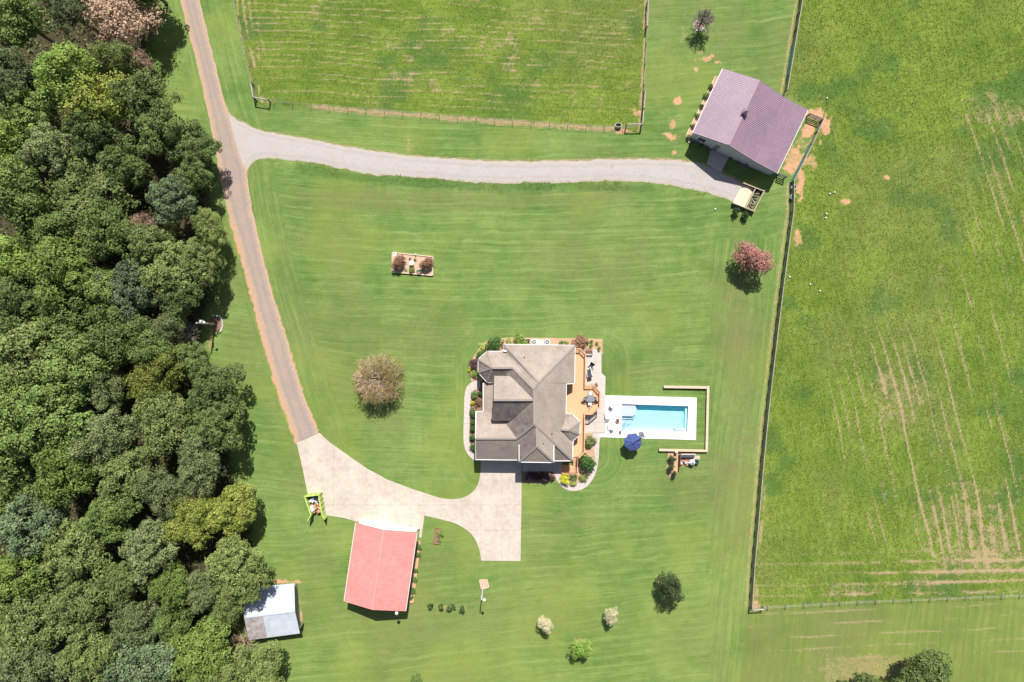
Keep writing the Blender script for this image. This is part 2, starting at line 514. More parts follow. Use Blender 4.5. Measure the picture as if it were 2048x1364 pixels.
    # bare soil
    for i, (x, y, rx, ry, a) in enumerate([
            (1632, 228, 17, 10, 1), (1648, 245, 13, 17, 1), (1651, 262, 9, 12, 1), (1640, 283, 5, 9, .8), (1624, 318, 9, 26, .75),
            (1614, 264, 15, 18, .95), (1592, 315, 24, 22, .8), (1604, 290, 16, 16, .5), (1582, 338, 16, 12, .6), (1600, 375, 9, 24, 1), (1604, 350, 8, 8, .8), (1570, 335, 20, 14, .45),
            (1340, 272, 11, 9, 1), (1346, 245, 8, 12, .8), (1356, 200, 9, 7, .9), (1414, 118, 18, 7, .8), (1393, 138, 8, 7, .9), (1434, 125, 9, 5, .8),
            (1396, 104, 14, 5, .7), (1367, 70, 7, 20, .45), (1422, 112, 8, 5, .9), (1347, 302, 6, 6, .8), (1352, 285, 14, 20, .35), (1357, 205, 10, 40, .3),
            (1595, 478, 10, 20, .75), (1592, 465, 7, 7, .9), (1775, 355, 6, 5, 1), (1692, 403, 11, 5, .8), (1690, 395, 20, 14, .3), (1980, 190, 16, 8, .5),
            (817, 290, 12, 18, .45), (818, 265, 8, 16, .3), (940, 668, 12, 16, .35), (925, 690, 9, 12, .25), (575, 1163, 32, 5, 1), (602, 1235, 4, 16, .6), (600, 1215, 6, 40, .4),
            (420, 660, 10, 40, .5), (1510, 1208, 14, 9, .7), (1500, 390, 40, 30, .25), (960, 1132, 40, 5, .25), (1478, 515, 9, 13, .9), (1250, 262, 22, 7, .8), (1270, 222, 9, 8, .7),
            (855, 1030, 3, 8, .4), (1050, 985, 6, 8, .4), (1085, 690, 120, 14, .3), (1090, 1243, 14, 12, .6), (1159, 1279, 15, 9, .6), (1319, 1158, 10, 13, .6),
            (900, 1215, 40, 7, .5), (610, 1000, 14, 30, .2), (1620, 240, 30, 30, .25), (830, 1120, 7, 70, .2), (1480, 330, 30, 10, .35)]):
        soil += blob(x, y, rx, ry, i) * a
    df = dist_line(X, Y, [(540, 209), (640, 215), (700, 221), (1000, 244), (1245, 260)])
    soil += sstep(6.5, 2.0, df - 1.0 + (n3 - 0.5) * 12) * sstep(590, 640, X) * 0.42
    straw += sstep(6.5, 2.0, df - 1.0 + (n3 - 0.5) * 10) * sstep(590, 640, X) * 0.7
    df = dist_line(X, Y, [(1294, -60), (1287, 130), (1278, 262)])
    soil += sstep(5.0, 1.5, df + (n3 - 0.5) * 9) * 0.5
    straw += sstep(5.0, 1.5, df + (n3 - 0.5) * 7) * 0.5
    df = dist_line(X, Y, [(470, -60), (476, 40), (510, 200)])
    soil += sstep(5, 1, df + (n3 - 0.5) * 6) * 0.55
    for fl in (FENCE_E, FENCE_S):
        df = dist_line(X, Y, [(a - 6, b) for a, b in fl])
        soil += sstep(3.6, 1.2, df + (n3 - 0.5) * 5) * 0.5
        straw += sstep(3.6, 1.2, df + (n3 - 0.5) * 5) * 0.5
    for e, lo, hi, wd in ((ROAD_L, 380, 470, 7), (ROAD_R, 300, 900, 4), (GRAV_B, 9e3, 9e4, 5), (GRAV_T, 9e3, 9e4, 3)):
        df = dist_line(X, Y, e)
        soil += sstep(wd, wd * 0.2, df + (n3 - 0.5) * 8) * (0.3 + 0.7 * sstep(lo, hi, Y))
    straw += sstep(5, 1, dist_line(X, Y, GRAV_T) + (n3 - 0.5) * 8) * 0.6
    # brownish tired turf
    dry = sstep(0.50, 0.70, fbm(X, Y, 150, 80)) * 0.35
    for i, (x, y, rx, ry, a) in enumerate([(1480, 720, 40, 260, .55), (1470, 1000, 60, 140, .5), (960, 400, 330, 22, .55), (700, 400, 150, 30, .4), (900, 1240, 330, 60, .35), (880, 660, 60, 60, .35), (640, 1120, 40, 60, .4),
                                        (1290, 745, 170, 22, .3), (1450, 560, 60, 60, .3), (560, 1200, 80, 80, .25), (1120, 1040, 120, 20, .4), (1230, 560, 40, 60, .25)]):
        dry += blob(x, y, rx, ry, 100 + i, 0.7) * a
    dry += 0.35 * low
    lush = sstep(0.55, 0.75, fbm(X, Y, 70, 90)) * (pas | pad) * 0.9
    lush += sstep(14, 4, dist_line(X, Y, [(600, 336), (700, 352), (830, 364), (1000, 374), (1150, 372), (1300, 376)]) + (n3 - 0.5) * 10) * 0.8
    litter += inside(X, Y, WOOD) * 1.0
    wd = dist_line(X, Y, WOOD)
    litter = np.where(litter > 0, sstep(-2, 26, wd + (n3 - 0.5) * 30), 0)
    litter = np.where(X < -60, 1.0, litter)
    tone = np.clip(tone, 0, 1)
    across, along = Y + 0.00010 * (X - 1000) ** 2 + wob * .5, X.copy()
    for msk, ac, al in ((wsouth > .5, Y + 0.10 * X + wob * .5, X), (ring_d < 70, ring_d, X + Y), (weast > .5, X + 0.115 * Y + wob * .3, Y), (wwest > .5, west_d + 3000, X * .3 + Y), (pas, X - 0.25 * Y + wob, Y), (pad, Y - .045 * X + warp, X)):
        across, along = np.where(msk, ac, across), np.where(msk, al, along)
    straw = np.clip(straw, 0, 1)
    soil = np.clip(soil, 0, 1)
    # soft uneven turf in the hay fields
    rel = field * (0.045 * fbm(X, Y, 14, 95, 3) + 0.03 * straw)
    rel = rel * sstep(4, 14, dist_line(X, Y, GRAV_T)) * (~far)
    Z = rel - 0.02 * field
    # no turf below the pool
    P = [(1240, 804), (1380, 808), (1378, 865), (1240, 864)]
    hole = inside(X, Y, P)
    verts = np.stack([Xw, Yw, Z], 1)
    idx = np.arange(nx * ny).reshape(ny, nx)
    f = np.stack([idx[:-1, :-1], idx[:-1, 1:], idx[1:, 1:], idx[1:, :-1]], -1).reshape(-1, 4)
    f = f[~hole[f].any(1)]
    me = bpy.data.meshes.new('ground')
    me.vertices.add(len(verts))
    me.vertices.foreach_set('co', verts.astype(np.float32).ravel())
    me.loops.add(f.size)
    me.loops.foreach_set('vertex_index', f.astype(np.int32).ravel())
    me.polygons.add(len(f))
    me.polygons.foreach_set('loop_start', np.arange(0, f.size, 4, dtype=np.int32))
    me.polygons.foreach_set('use_smooth', np.ones(len(f), bool))
    me.update()
    def attr(name, a, b, c, d):
        t = me.color_attributes.new(name, 'FLOAT_COLOR', 'POINT')
        t.data.foreach_set('color', np.stack([a, b, c, d], 1).astype(np.float32).ravel())
    thin = np.zeros_like(X)
    for per, ph_, o_ in ((19.0, .0, 110), (31.0, .37, 111)):
        a_ = across / per + ph_
        thin += np.exp(-((a_ - np.floor(a_) - .5) / (1.5 / per)) ** 2) * sstep(.47, .66, fbm(along * .13, across * .6, 13, o_))
    tone = np.clip(tone + .36 * thin * (1 - field), 0, 1)
    attr('turf', tone, np.clip(yellow, 0, 1), np.clip(field, 0, 1), np.clip(dry, 0, 1))
    attr('mowing', along / S, across / S, across * 0, across * 0)
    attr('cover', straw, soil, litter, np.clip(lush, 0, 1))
    o = tag(link_mesh('ground', me), kind='structure')
    # material
    m, n, l = new_mat('turf_soil_and_hay')
    out = n.new('ShaderNodeOutputMaterial')
    p = n.new('ShaderNodeBsdfPrincipled')
    p.inputs['Roughness'].default_value = 0.95
    p.inputs['Specular IOR Level'].default_value = 0.1
    geo = n.new('ShaderNodeNewGeometry')
    A = n.new('ShaderNodeAttribute'); A.attribute_name = 'turf'
    B = n.new('ShaderNodeAttribute'); B.attribute_name = 'cover'
    sa = n.new('ShaderNodeSeparateColor'); l.new(A.outputs['Color'], sa.inputs[0])
    sb = n.new('ShaderNodeSeparateColor'); l.new(B.outputs['Color'], sb.inputs[0])
    def noise(sc, det=5, ro=0.65):
        t = n.new('ShaderNodeTexNoise')
        t.inputs['Scale'].default_value = sc
        t.inputs['Detail'].default_value = det
        t.inputs['Roughness'].default_value = ro
        l.new(geo.outputs['Position'], t.inputs['Vector'])
        return t.outputs['Fac']
    def mixc(fac, a, b):
        t = n.new('ShaderNodeMix'); t.data_type = 'RGBA'
        if isinstance(fac, float): t.inputs[0].default_value = fac
        else: l.new(fac, t.inputs[0])
        for s, v in ((6, a), (7, b)):
            if isinstance(v, tuple): t.inputs[s].default_value = (*v, 1)
            else: l.new(v, t.inputs[s])
        return t.outputs[2]
    def mth(op, a, b=None):
        t = n.new('ShaderNodeMath'); t.operation = op; t.use_clamp = op in ('ADD', 'MULTIPLY_ADD')
        for s, v in ((0, a), (1, b)):
            if v is None: continue
            if isinstance(v, (int, float)): t.inputs[s].default_value = v
            else: l.new(v, t.inputs[s])
        return t.outputs[0]
    def mr(v, a, b, c=0.0, d=1.0):
        t = n.new('ShaderNodeMapRange')
        for s, x in ((1, a), (2, b), (3, c), (4, d)): t.inputs[s].default_value = x
        l.new(v, t.inputs[0])
        return t.outputs[0]
    fine = noise(5.0)
    MW = n.new('ShaderNodeAttribute'); MW.attribute_name = 'mowing'
    mp = n.new('ShaderNodeMapping')
    mp.inputs['Scale'].default_value = (0.07, 3.2, 1.0)
    l.new(MW.outputs['Vector'], mp.inputs['Vector'])
    sn = n.new('ShaderNodeTexNoise')
    sn.inputs['Scale'].default_value = 1.0
    sn.inputs['Detail'].default_value = 5.0
    sn.inputs['Roughness'].default_value = 0.7
    l.new(mp.outputs[0], sn.inputs['Vector'])
    mow = mr(sn.outputs['Fac'], 0.3, 0.7, -0.24, 0.24)
    blade = noise(16.0, 3)
    t1 = mth('ADD', mth('ADD', sa.outputs[0], mow), mr(noise(5.5, 7, 0.95), 0.32, 0.68, -0.55, 0.55))
    lawn = mixc(t1, (0.061, 0.132, 0.025), (0.200, 0.270, 0.078))
    lawn = mixc(mth('MULTIPLY', sa.outputs[1], 0.8), lawn, (0.205, 0.25, 0.050))
    t2 = mth('ADD', mth('ADD', sa.outputs[0], mow), mr(noise(3.4, 8, 0.9), 0.3, 0.7, -0.55, 0.5))
    fld = mixc(t2, (0.066, 0.122, 0.016), (0.195, 0.255, 0.040))
    col = mixc(sa.outputs[2], lawn, fld)
    col = mixc(mth('MULTIPLY', A.outputs['Alpha'], 0.75), col, (0.165, 0.165, 0.062))
    col = mixc(mth('MULTIPLY', B.outputs['Alpha'], 0.7), col, (0.058, 0.125, 0.030))
    sv = mixc(fine, (0.26, 0.185, 0.095), (0.50, 0.365, 0.23))
    sfac = mr(mth('ADD', sb.outputs[0], mr(noise(3.2, 6, 0.8), 0.3, 0.7, -0.42, 0.35)), 0.15, 0.95, 0.0, 0.92)
    col = mixc(sfac, col, sv)
    so = mixc(noise(1.6, 6, 0.7), (0.46, 0.20, 0.10), (0.58, 0.36, 0.235))
    sof = mr(mth('ADD', sb.outputs[1], mr(noise(3.5, 7, 0.85), 0.3, 0.7, -0.62, 0.35)), 0.2, 0.85)
    col = mixc(sof, col, so)
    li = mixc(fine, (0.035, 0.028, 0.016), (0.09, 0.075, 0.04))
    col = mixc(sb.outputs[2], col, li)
    l.new(col, p.inputs['Base Color'])
    bp = n.new('ShaderNodeBump')
    bp.inputs['Distance'].default_value = 0.06
    l.new(mr(sa.outputs[2], 0, 1, 0.35, 0.9), bp.inputs['Strength'])
    l.new(noise(9.0, 5, 0.75), bp.inputs['Height'])
    l.new(bp.outputs[0], p.inputs['Normal'])
    l.new(p.outputs[0], out.inputs['Surface'])
    me.materials.append(m)
    return dict(X=X, Y=Y, Xw=Xw, Yw=Yw, Z=Z, straw=straw, soil=soil, field=field, pad=pad, pas=pas, low=low, far=far)
GR = make_ground()

# ---------------------------------------------------------------- roads, drives and paths
def resample(pts, step):
    out = [pts[0]]
    for a, b in zip(pts[:-1], pts[1:]):
        n = max(1, int(math.hypot(b[0] - a[0], b[1] - a[1]) / step))
        for i in range(1, n + 1):
            out.append((a[0] + (b[0] - a[0]) * i / n, a[1] + (b[1] - a[1]) * i / n))
    return out
def smooth_line(pts, it=2):
    for _ in range(it):
        q = [pts[0]]
        for a, b in zip(pts[:-1], pts[1:]):
            q += [(a[0] * .75 + b[0] * .25, a[1] * .75 + b[1] * .25), (a[0] * .25 + b[0] * .75, a[1] * .25 + b[1] * .75)]
        pts = q + [pts[-1]]
    return pts
def ragged(pts, amp, o):
    p = np.array(resample(pts, 4.0))
    d = np.gradient(p, axis=0)
    d /= np.linalg.norm(d, axis=1)[:, None] + 1e-9
    w = (fbm(p[:, 0], p[:, 1], 16, o) - 0.5) * 2 * amp + (vnoise(p[:, 0], p[:, 1], 5, o + 5) - 0.5) * amp
    w[0] = w[-1] = 0
    return [(a[0] - b[1] * k, a[1] + b[0] * k) for a, b, k in zip(p, d, w)]
def strip(name, left, right, z, m, amp, o):
    a = np.array(ragged(smooth_line(left), amp, o))
    b = np.array(ragged(smooth_line(right), amp, o + 40))
    n, k = max(len(a), len(b)), 15
    def even(p):
        d = np.r_[0, np.cumsum(np.hypot(*np.diff(p, axis=0).T))]
        t = np.linspace(0, d[-1], n)
        return np.stack([np.interp(t, d, p[:, 0]), np.interp(t, d, p[:, 1])], 1)
    a, b = even(a), even(b)
    vs, fs, ed = [], [], []
    for i in range(n):
        wd = np.hypot(*(b[i] - a[i])) / S
        for j in range(k):
            u = j / (k - 1)
            q = a[i] + (b[i] - a[i]) * u
            g = G(q[0], q[1])
            vs.append((g.x, g.y, z + 0.03 * math.sin(math.pi * u) ** 0.5 - (0.012 if j in (0, k - 1) else 0)))
            ed.append((u * wd, (1 - u) * wd))
    for i in range(n - 1):
        for j in range(k - 1):
            fs.append((i * k + j, i * k + j + 1, (i + 1) * k + j + 1, (i + 1) * k + j))
    me = bpy.data.meshes.new(name)
    me.from_pydata(vs, [], fs)
    me.polygons.foreach_set('use_smooth', [True] * len(fs))
    for nm, c in (('edge_left', 0), ('edge_right', 1)):
        at = me.attributes.new(nm, 'FLOAT', 'POINT')
        at.data.foreach_set('value', [e[c] for e in ed])
    me.materials.append(m)
    me.update()
    return tag(link_mesh(name, me), kind='structure')
def track_mat(name, ca, cb, edge, wl_, wr_, soilmix, tracks):
    """worn track: speckled aggregate, soil washed in from both edges, wheel tracks"""
    m, n, l = new_mat(name)
    out = n.new('ShaderNodeOutputMaterial')
    p = n.new('ShaderNodeBsdfPrincipled')
    p.inputs['Roughness'].default_value = 0.95
    p.inputs['Specular IOR Level'].default_value = 0.15
    geo = n.new('ShaderNodeNewGeometry')
    def noise(sc, det=5, ro=.65):
        t = n.new('ShaderNodeTexNoise')
        t.inputs['Scale'].default_value = sc
        t.inputs['Detail'].default_value = det
        t.inputs['Roughness'].default_value = ro
        l.new(geo.outputs['Position'], t.inputs['Vector'])
        return t.outputs['Fac']
    def mr(v, a, b, c=0., d=1.):
        t = n.new('ShaderNodeMapRange')
        for s_, x in ((1, a), (2, b), (3, c), (4, d)): t.inputs[s_].default_value = x
        l.new(v, t.inputs[0])
        return t.outputs[0]
    def mix(f, a, b):
        t = n.new('ShaderNodeMix'); t.data_type = 'RGBA'
        l.new(f, t.inputs[0])
        for s_, v in ((6, a), (7, b)):
            if isinstance(v, tuple): t.inputs[s_].default_value = (*v, 1)
            else: l.new(v, t.inputs[s_])
        return t.outputs[2]
    def add(a, b, op='ADD'):
        t = n.new('ShaderNodeMath'); t.operation = op
        l.new(a, t.inputs[0])
        if isinstance(b, (int, float)): t.inputs[1].default_value = b
        else: l.new(b, t.inputs[1])
        return t.outputs[0]
    base = mix(mr(noise(7.0, 6, .75), .3, .7), ca, cb)
    base = mix(mr(noise(.5, 4, .6), .45, .7, 0, .55), base, soilmix)
    wob = mr(noise(1.8, 6, .8), .25, .75, -.7, .7)
    for nm, w in (('edge_left', wl_), ('edge_right', wr_)):
        at = n.new('ShaderNodeAttribute'); at.attribute_name = nm
        f = mr(add(at.outputs['Fac'], wob), w, 0.0, 0.0, .9)
        base = mix(f, base, edge)
        for tk in tracks:
            g = add(add(add(at.outputs['Fac'], tk, 'SUBTRACT'), 0.0), 2.0, 'POWER')
            base = mix(mr(g, 0.0, .10, .22, 0.0), base, tuple(x * .8 for x in ca))
    l.new(base, p.inputs['Base Color'])
    bp = n.new('ShaderNodeBump')
    bp.inputs['Strength'].default_value = .6
    bp.inputs['Distance'].default_value = .04
    l.new(noise(14, 4, .7), bp.inputs['Height'])
    l.new(bp.outputs[0], p.inputs['Normal'])
    l.new(p.outputs[0], out.inputs['Surface'])
    return m
M_ROADTRACK = track_mat('worn_tar_and_chip_road', (0.25, 0.20, 0.168), (0.365, 0.295, 0.248), (0.46, 0.30, 0.195), .95, .55, (0.385, 0.275, 0.205), (1.0,))
M_GRAVTRACK = track_mat('loose_pale_gravel', (0.32, 0.29, 0.27), (0.48, 0.44, 0.415), (0.40, 0.315, 0.24), .35, .35, (0.37, 0.325, 0.285), (.8,))
strip('road', ROAD_L, ROAD_R, 0.030, M_ROADTRACK, 2.0, 200)
strip('gravel_drive', GRAV_T, GRAV_B, 0.014, M_GRAVTRACK, 3.2, 220)

def clip_poly(poly, axis, val, keep_less):
    out = []
    n = len(poly)
    ins = lambda p: (p[axis] <= val) if keep_less else (p[axis] >= val)
    for i in range(n):
        a, b = poly[i], poly[(i + 1) % n]
        if ins(a): out.append(a)
        if ins(a) != ins(b):
            t = (val - a[axis]) / (b[axis] - a[axis])
            q = [a[0] + (b[0] - a[0]) * t, a[1] + (b[1] - a[1]) * t]
            q[axis] = val
            out.append(tuple(q))
    return out
def area(p):
    return abs(sum(p[i][0] * p[(i + 1) % len(p)][1] - p[(i + 1) % len(p)][0] * p[i][1] for i in range(len(p)))) / 2
def slabs(parent, poly, xs, ys, z, m, name='slab', gap=0.5):
    xs = [-1e5] + xs + [1e5]
    ys = [-1e5] + ys + [1e5]
    for x0, x1 in zip(xs[:-1], xs[1:]):
        for y0, y1 in zip(ys[:-1], ys[1:]):
            p = poly
            for ax, v, less in ((0, x0 + gap / 2, False), (0, x1 - gap / 2, True), (1, y0 + gap / 2, False), (1, y1 - gap / 2, True)):
                if p: p = clip_poly(p, ax, v, less)
            if len(p) > 2 and area(p) > 20:
                MB().prism([G(a, b).xy for a, b in p], -0.04, z + rnd.uniform(-0.004, 0.004)).build(name, m, parent)
def base_sheet(name, poly, z, m):
    return MB().prism([G(a, b).xy for a, b in poly], -0.08, z).build(name, m, kind='structure')
DRIVE = [(593.5, 885), (640, 866), (659, 884), (691, 907), (736, 938), (775, 959), (820, 976), (850, 986), (880, 996)] + smooth_line([(880, 996), (905, 999), (926, 996), (945, 985), (956, 970), (961, 950), (962, 905)]) + [(1043, 905), (1043, 1000), (1041, 1122), (962, 1121)] + smooth_line([(962, 1121), (959, 1095), (945, 1068), (915, 1047), (880, 1038), (849, 1031)]) + [(843, 1075), (838, 1075), (840, 1058), (712, 1043), (690, 1036), (650, 1030), (637, 1020), (615, 985), (605, 935)]
dr = base_sheet('concrete_driveway', DRIVE, 0.030, M_JOINT)
slabs(dr, DRIVE, [668, 734, 790, 848, 925, 962, 1003], [1010, 1060], 0.062, M_CONC, 'concrete_slab', 0.45)
# bands of path slabs
def band(name, outer, inner, z, m, step, gap=0.35, base=True):
    o = smooth_line(outer)
    i = smooth_line(inner)
    o, i = np.array(resample(o, 1.0)), np.array(resample(i, 1.0))
    n = max(2, int(len(o) / step))
    po = o[np.linspace(0, len(o) - 1, n * 4 + 1).astype(int)]
    pi_ = i[np.linspace(0, len(i) - 1, n * 4 + 1).astype(int)]
    root = MB().prism([G(*q).xy for q in list(po) + list(pi_)[::-1]], -0.08, z - 0.02).build(name, M_JOINT, kind='structure')
    for k in range(n):
        a, b = k * 4, k * 4 + 4
        q = [po[j] for j in range(a, b + 1)] + [pi_[j] for j in range(b, a - 1, -1)]
        c = np.mean(q, 0)
        q = [c + (v - c) * (1 - gap * 2 / step) for v in q]
        MB().prism([G(*v).xy for v in q], -0.04, z).build('path_slab', m, root)
    return root
def L1(*pts):
    return [(900 + x / 3.897, 650 + y / 3.897) for x, y in pts]
band('garden_path', L1((235, 425), (170, 440), (125, 480), (110, 560), (108, 700), (103, 880), (110, 950), (135, 1010), (195, 1062)),
     L1((235, 500), (190, 505), (168, 525), (160, 600), (155, 700), (150, 880), (158, 940), (170, 985), (198, 1012)), 0.07, M_WALK, 11)
band('curved_walkway', L1((1200, 840), (1165, 880), (1162, 1000), (1155, 1080), (1130, 1180), (1060, 1275), (960, 1300), (880, 1275), (835, 1220), (818, 1175)),
     L1((1110, 840), (1110, 900), (1125, 1000), (1125, 1060), (1095, 1150), (1030, 1215), (960, 1240), (905, 1230), (875, 1205), (862, 1165)), 0.07, M_WALK, 11)
FRONT = L1((560, 1020), (872, 1020), (872, 1165), (818, 1175), (800, 1140), (566, 1142))
fw = base_sheet('front_walk', FRONT, 0.04, M_JOINT)
slabs(fw, FRONT, [900 + x / 3.897 for x in (610, 655, 702, 748, 795, 830)], [], 0.07, M_WALK, 'path_slab', 0.5)
PATIO = L1((1040, 185), (1165, 190), (1180, 215), (1180, 372), (1212, 402), (1208, 560), (1200, 838), (1108, 838), (1030, 850), (1000, 850), (1000, 187))
pt = base_sheet('patio', PATIO, 0.04, M_JOINT)
slabs(pt, PATIO, [900 + 1130 / 3.897], [650 + y / 3.897 for y in (290, 372, 470, 560, 690, 760)], 0.07, M_WALK, 'patio_slab', 0.35)
APRON = [(1425, 280), (1465, 302), (1442, 345), (1413, 328)]
ap = base_sheet('barn_apron', APRON, 0.03, M_JOINT)
MB().prism([G(*q).xy for q in [(1428, 287), (1462, 305), (1456.5, 315.5), (1423.5, 299)]], -0.02, 0.06).build('concrete_slab', M_WALK, ap)
MB().prism([G(*q).xy for q in [(1423.2, 299.8), (1456.2, 316.2), (1441.5, 344.5), (1414, 328)]], -0.02, 0.06).build('concrete_slab', M_WALK, ap)

# mulch
def mulch(name, poly, m, z=0.025, amp=1.0, o=300):
    p = ragged(poly + [poly[0]], amp, o)[:-1]
    return MB().prism([G(*q).xy for q in p], -0.05, z).build(name, m, kind='structure')
mulch('mulch_bed', L1((205, 215), (232, 160), (300, 115), (430, 98), (700, 100), (1190, 108), (1192, 238), (1165, 195), (1060, 188), (980, 220), (440, 230), (300, 240), (250, 440), (165, 440), (150, 300)), M_MULCH, 0.025, 1.0, 300)
mulch('mulch_bed', L1((165, 520), (250, 440), (280, 700), (235, 1015), (195, 1012), (165, 980), (155, 900), (155, 700)), M_MULCHDK, 0.025, 0.6, 310)
mulch('mulch_bed', L1((1030, 850), (1112, 838), (1120, 960), (1125, 1060), (1095, 1150), (1030, 1215), (960, 1240), (905, 1230), (862, 1165), (870, 1140), (980, 1140), (1000, 1030)), M_MULCH, 0.027, 0.8, 320)
mulch('mulch_bed', L1((566, 1143), (815, 1143), (822, 1190), (790, 1230), (566, 1235)), M_MULCHDK, 0.025, 0.8, 330)
mulch('mulch_bed', [(1336, 903), (1357, 905), (1355, 950), (1340, 958), (1333, 935)], M_MULCH, 0.02, 1.5, 340)

# ---------------------------------------------------------------- swimming pool
def make_pool():
    deck_poly = [c2(385, 557), c2(1163, 577), c2(1157, 937), c2(333, 912), c2(334, 893), c2(380, 880)]
    w = [c2(525, 627), c2(1094, 645), c2(1088, 861), c2(523, 856)]
    # deck: strips of white paving round the water
    d = MB().prism([deck_poly[0].xy, deck_poly[1].xy, c2(1163, 640).xy, w[1].xy, w[0].xy, c2(383, 620).xy], -0.05, 0.075)
    deck = d.build('pool_deck', M_POOLDECK, kind='structure')
    MB().prism([w[1].xy, c2(1163, 640.4).xy, c2(1157, 937).xy, c2(1088, 934.4).xy, w[2].xy], -0.05, 0.0755).build('paving', M_POOLDECK, deck)
    MB().prism([w[3].xy, w[2].xy, c2(1088, 934.2).xy, c2(515, 917.5).xy], -0.05, 0.0745).build('paving', M_POOLDECK, deck)
    MB().prism([w[0].xy, w[3].xy, c2(515, 917.3).xy, c2(333, 912).xy, c2(334, 893).xy, c2(380, 880).xy, c2(383, 620.3).xy], -0.05, 0.0745).build('paving', M_POOLDECK, deck)
    t = thing('swimming_pool', 'rectangular turquoise swimming pool set in white paving', 'pool', (w[0] + w[2]) / 2)
    zb, zw = -1.2, -0.12
    A = [Vector((p.x, p.y, 0)) for p in w]
    b = MB()
    n = 4
    vs = [(p.x, p.y, 0.05) for p in A] + [(p.x, p.y, zb) for p in A]
    b.add(vs, [(4, 7, 6, 5)] + [(i, (i + 1) % n, n + (i + 1) % n, n + i) for i in range(n)])
    b.build('basin', M_PLASTER, t)
    # coping band under the deck edge
    cb = MB()
    for i in range(4):
        cb.beam(A[i] + Vector((0, 0, 0.045)), A[(i + 1) % 4] + Vector((0, 0, 0.045)), 0.10, 0.075)
    cb.build('coping', M_WHITE, t)
    # shallow ledge with steps
    def prz(pts, z1, name, m=M_LEDGE):
        return MB().prism([c2(*p).xy for p in pts], zb + 0.01, z1).build(name, m, t)
    prz([(530, 633), (648, 637), (646, 712), (622, 738), (529, 735)], -0.22, 'tanning_ledge')
    prz([(529, 736), (622, 739), (648, 713), (650, 638), (662, 638), (660, 722), (630, 762), (580, 764), (529, 764)], -0.62, 'step')
    prz([(529, 765), (580, 765), (632, 763), (610, 800), (528, 852)], -0.85, 'step')
    prz([(985, 842), (1000, 842), (1072, 838), (1074, 655), (1090, 655), (1086, 858), (985, 853)], -0.5, 'bench', M_PLASTER)
    # water body
    m, nn, l = new_mat('pool_water')
    out = nn.new('ShaderNodeOutputMaterial')
    tr = nn.new('ShaderNodeBsdfTransparent')
    gl = nn.new('ShaderNodeBsdfGlossy')
    gl.inputs['Roughness'].default_value = 0.04
    fr = nn.new('ShaderNodeFresnel')
    fr.inputs['IOR'].default_value = 1.33
    ns = nn.new('ShaderNodeTexNoise')
    ns.inputs['Scale'].default_value = 1.6
    geo = nn.new('ShaderNodeNewGeometry')
    l.new(geo.outputs['Position'], ns.inputs['Vector'])
    bp = nn.new('ShaderNodeBump')
    bp.inputs['Strength'].default_value = 0.12
    bp.inputs['Distance'].default_value = 0.1
    l.new(ns.outputs['Fac'], bp.inputs['Height'])
    l.new(bp.outputs[0], gl.inputs['Normal'])
    ms = nn.new('ShaderNodeMixShader')
    l.new(fr.outputs[0], ms.inputs[0])
    l.new(tr.outputs[0], ms.inputs[1])
    l.new(gl.outputs[0], ms.inputs[2])
    ab = nn.new('ShaderNodeVolumeAbsorption')
    ab.inputs['Color'].default_value = (0.05, 0.86, 0.95, 1)
    ab.inputs['Density'].default_value = 0.24
    l.new(ms.outputs[0], out.inputs['Surface'])
    l.new(ab.outputs[0], out.inputs['Volume'])
    c = sum(A, Vector()) / 4
    MB().prism([(c + (p - c) * 0.9985).xy for p in A], zb + 0.004, zw).build('water', m, t)
    h = thing('pool_handrail', 'bent white tube handrail at the shallow pool step', 'handrail', c2(540, 782))
    for dy in (772, 792):
        b = MB()
        p = [c2(508, dy, 0.07), c2(508, dy, 0.75), c2(530, dy, 0.85), c2(556, dy, 0.45), c2(558, dy, -0.7)]
        for q0, q1 in zip(p[:-1], p[1:]): b.tube(q0, q1, 0.03, n=6)
        b.build('rail', M_WHITE, h)
make_pool()

# ---------------------------------------------------------------- foliage meshes
def leaf_mesh(name, pos, nrm, size, val, fold=0.25, aspect=0.62):
    """one folded diamond leaf (two triangles) for each point"""
    n = len(pos)
    r = np.random.default_rng(abs(hash(name)) % 9999 if False else len(name) * 31 + n)
    nrm = nrm / (np.linalg.norm(nrm, axis=1)[:, None] + 1e-9)
    t = r.normal(size=(n, 3))
    t -= nrm * (t * nrm).sum(1)[:, None]
    t /= np.linalg.norm(t, axis=1)[:, None] + 1e-9
    b = np.cross(nrm, t)
    s = size[:, None]
    drop = nrm * (s * fold)
    v = np.stack([pos - t * s, pos - b * s * aspect - drop, pos + t * s, pos + b * s * aspect - drop], 1).reshape(-1, 3)
    i = np.arange(n)[:, None] * 4
    f = np.concatenate([i + np.array([[0, 1, 2]]), i + np.array([[0, 2, 3]])], 1).reshape(-1, 3)
    me = bpy.data.meshes.new(name)
    me.vertices.add(len(v))
    me.vertices.foreach_set('co', v.astype(np.float32).ravel())
    me.loops.add(f.size)
    me.loops.foreach_set('vertex_index', f.astype(np.int32).ravel())
    me.polygons.add(len(f))
    me.polygons.foreach_set('loop_start', np.arange(0, f.size, 3, dtype=np.int32))
    me.update()
    a = me.attributes.new('leaf_value', 'FLOAT', 'FACE')
    a.data.foreach_set('value', np.repeat(val, 2).astype(np.float32))
    me.materials.append(None)
    return me
def rand_dir(r, n):
    d = r.normal(size=(n, 3))
    return d / np.linalg.norm(d, axis=1)[:, None]
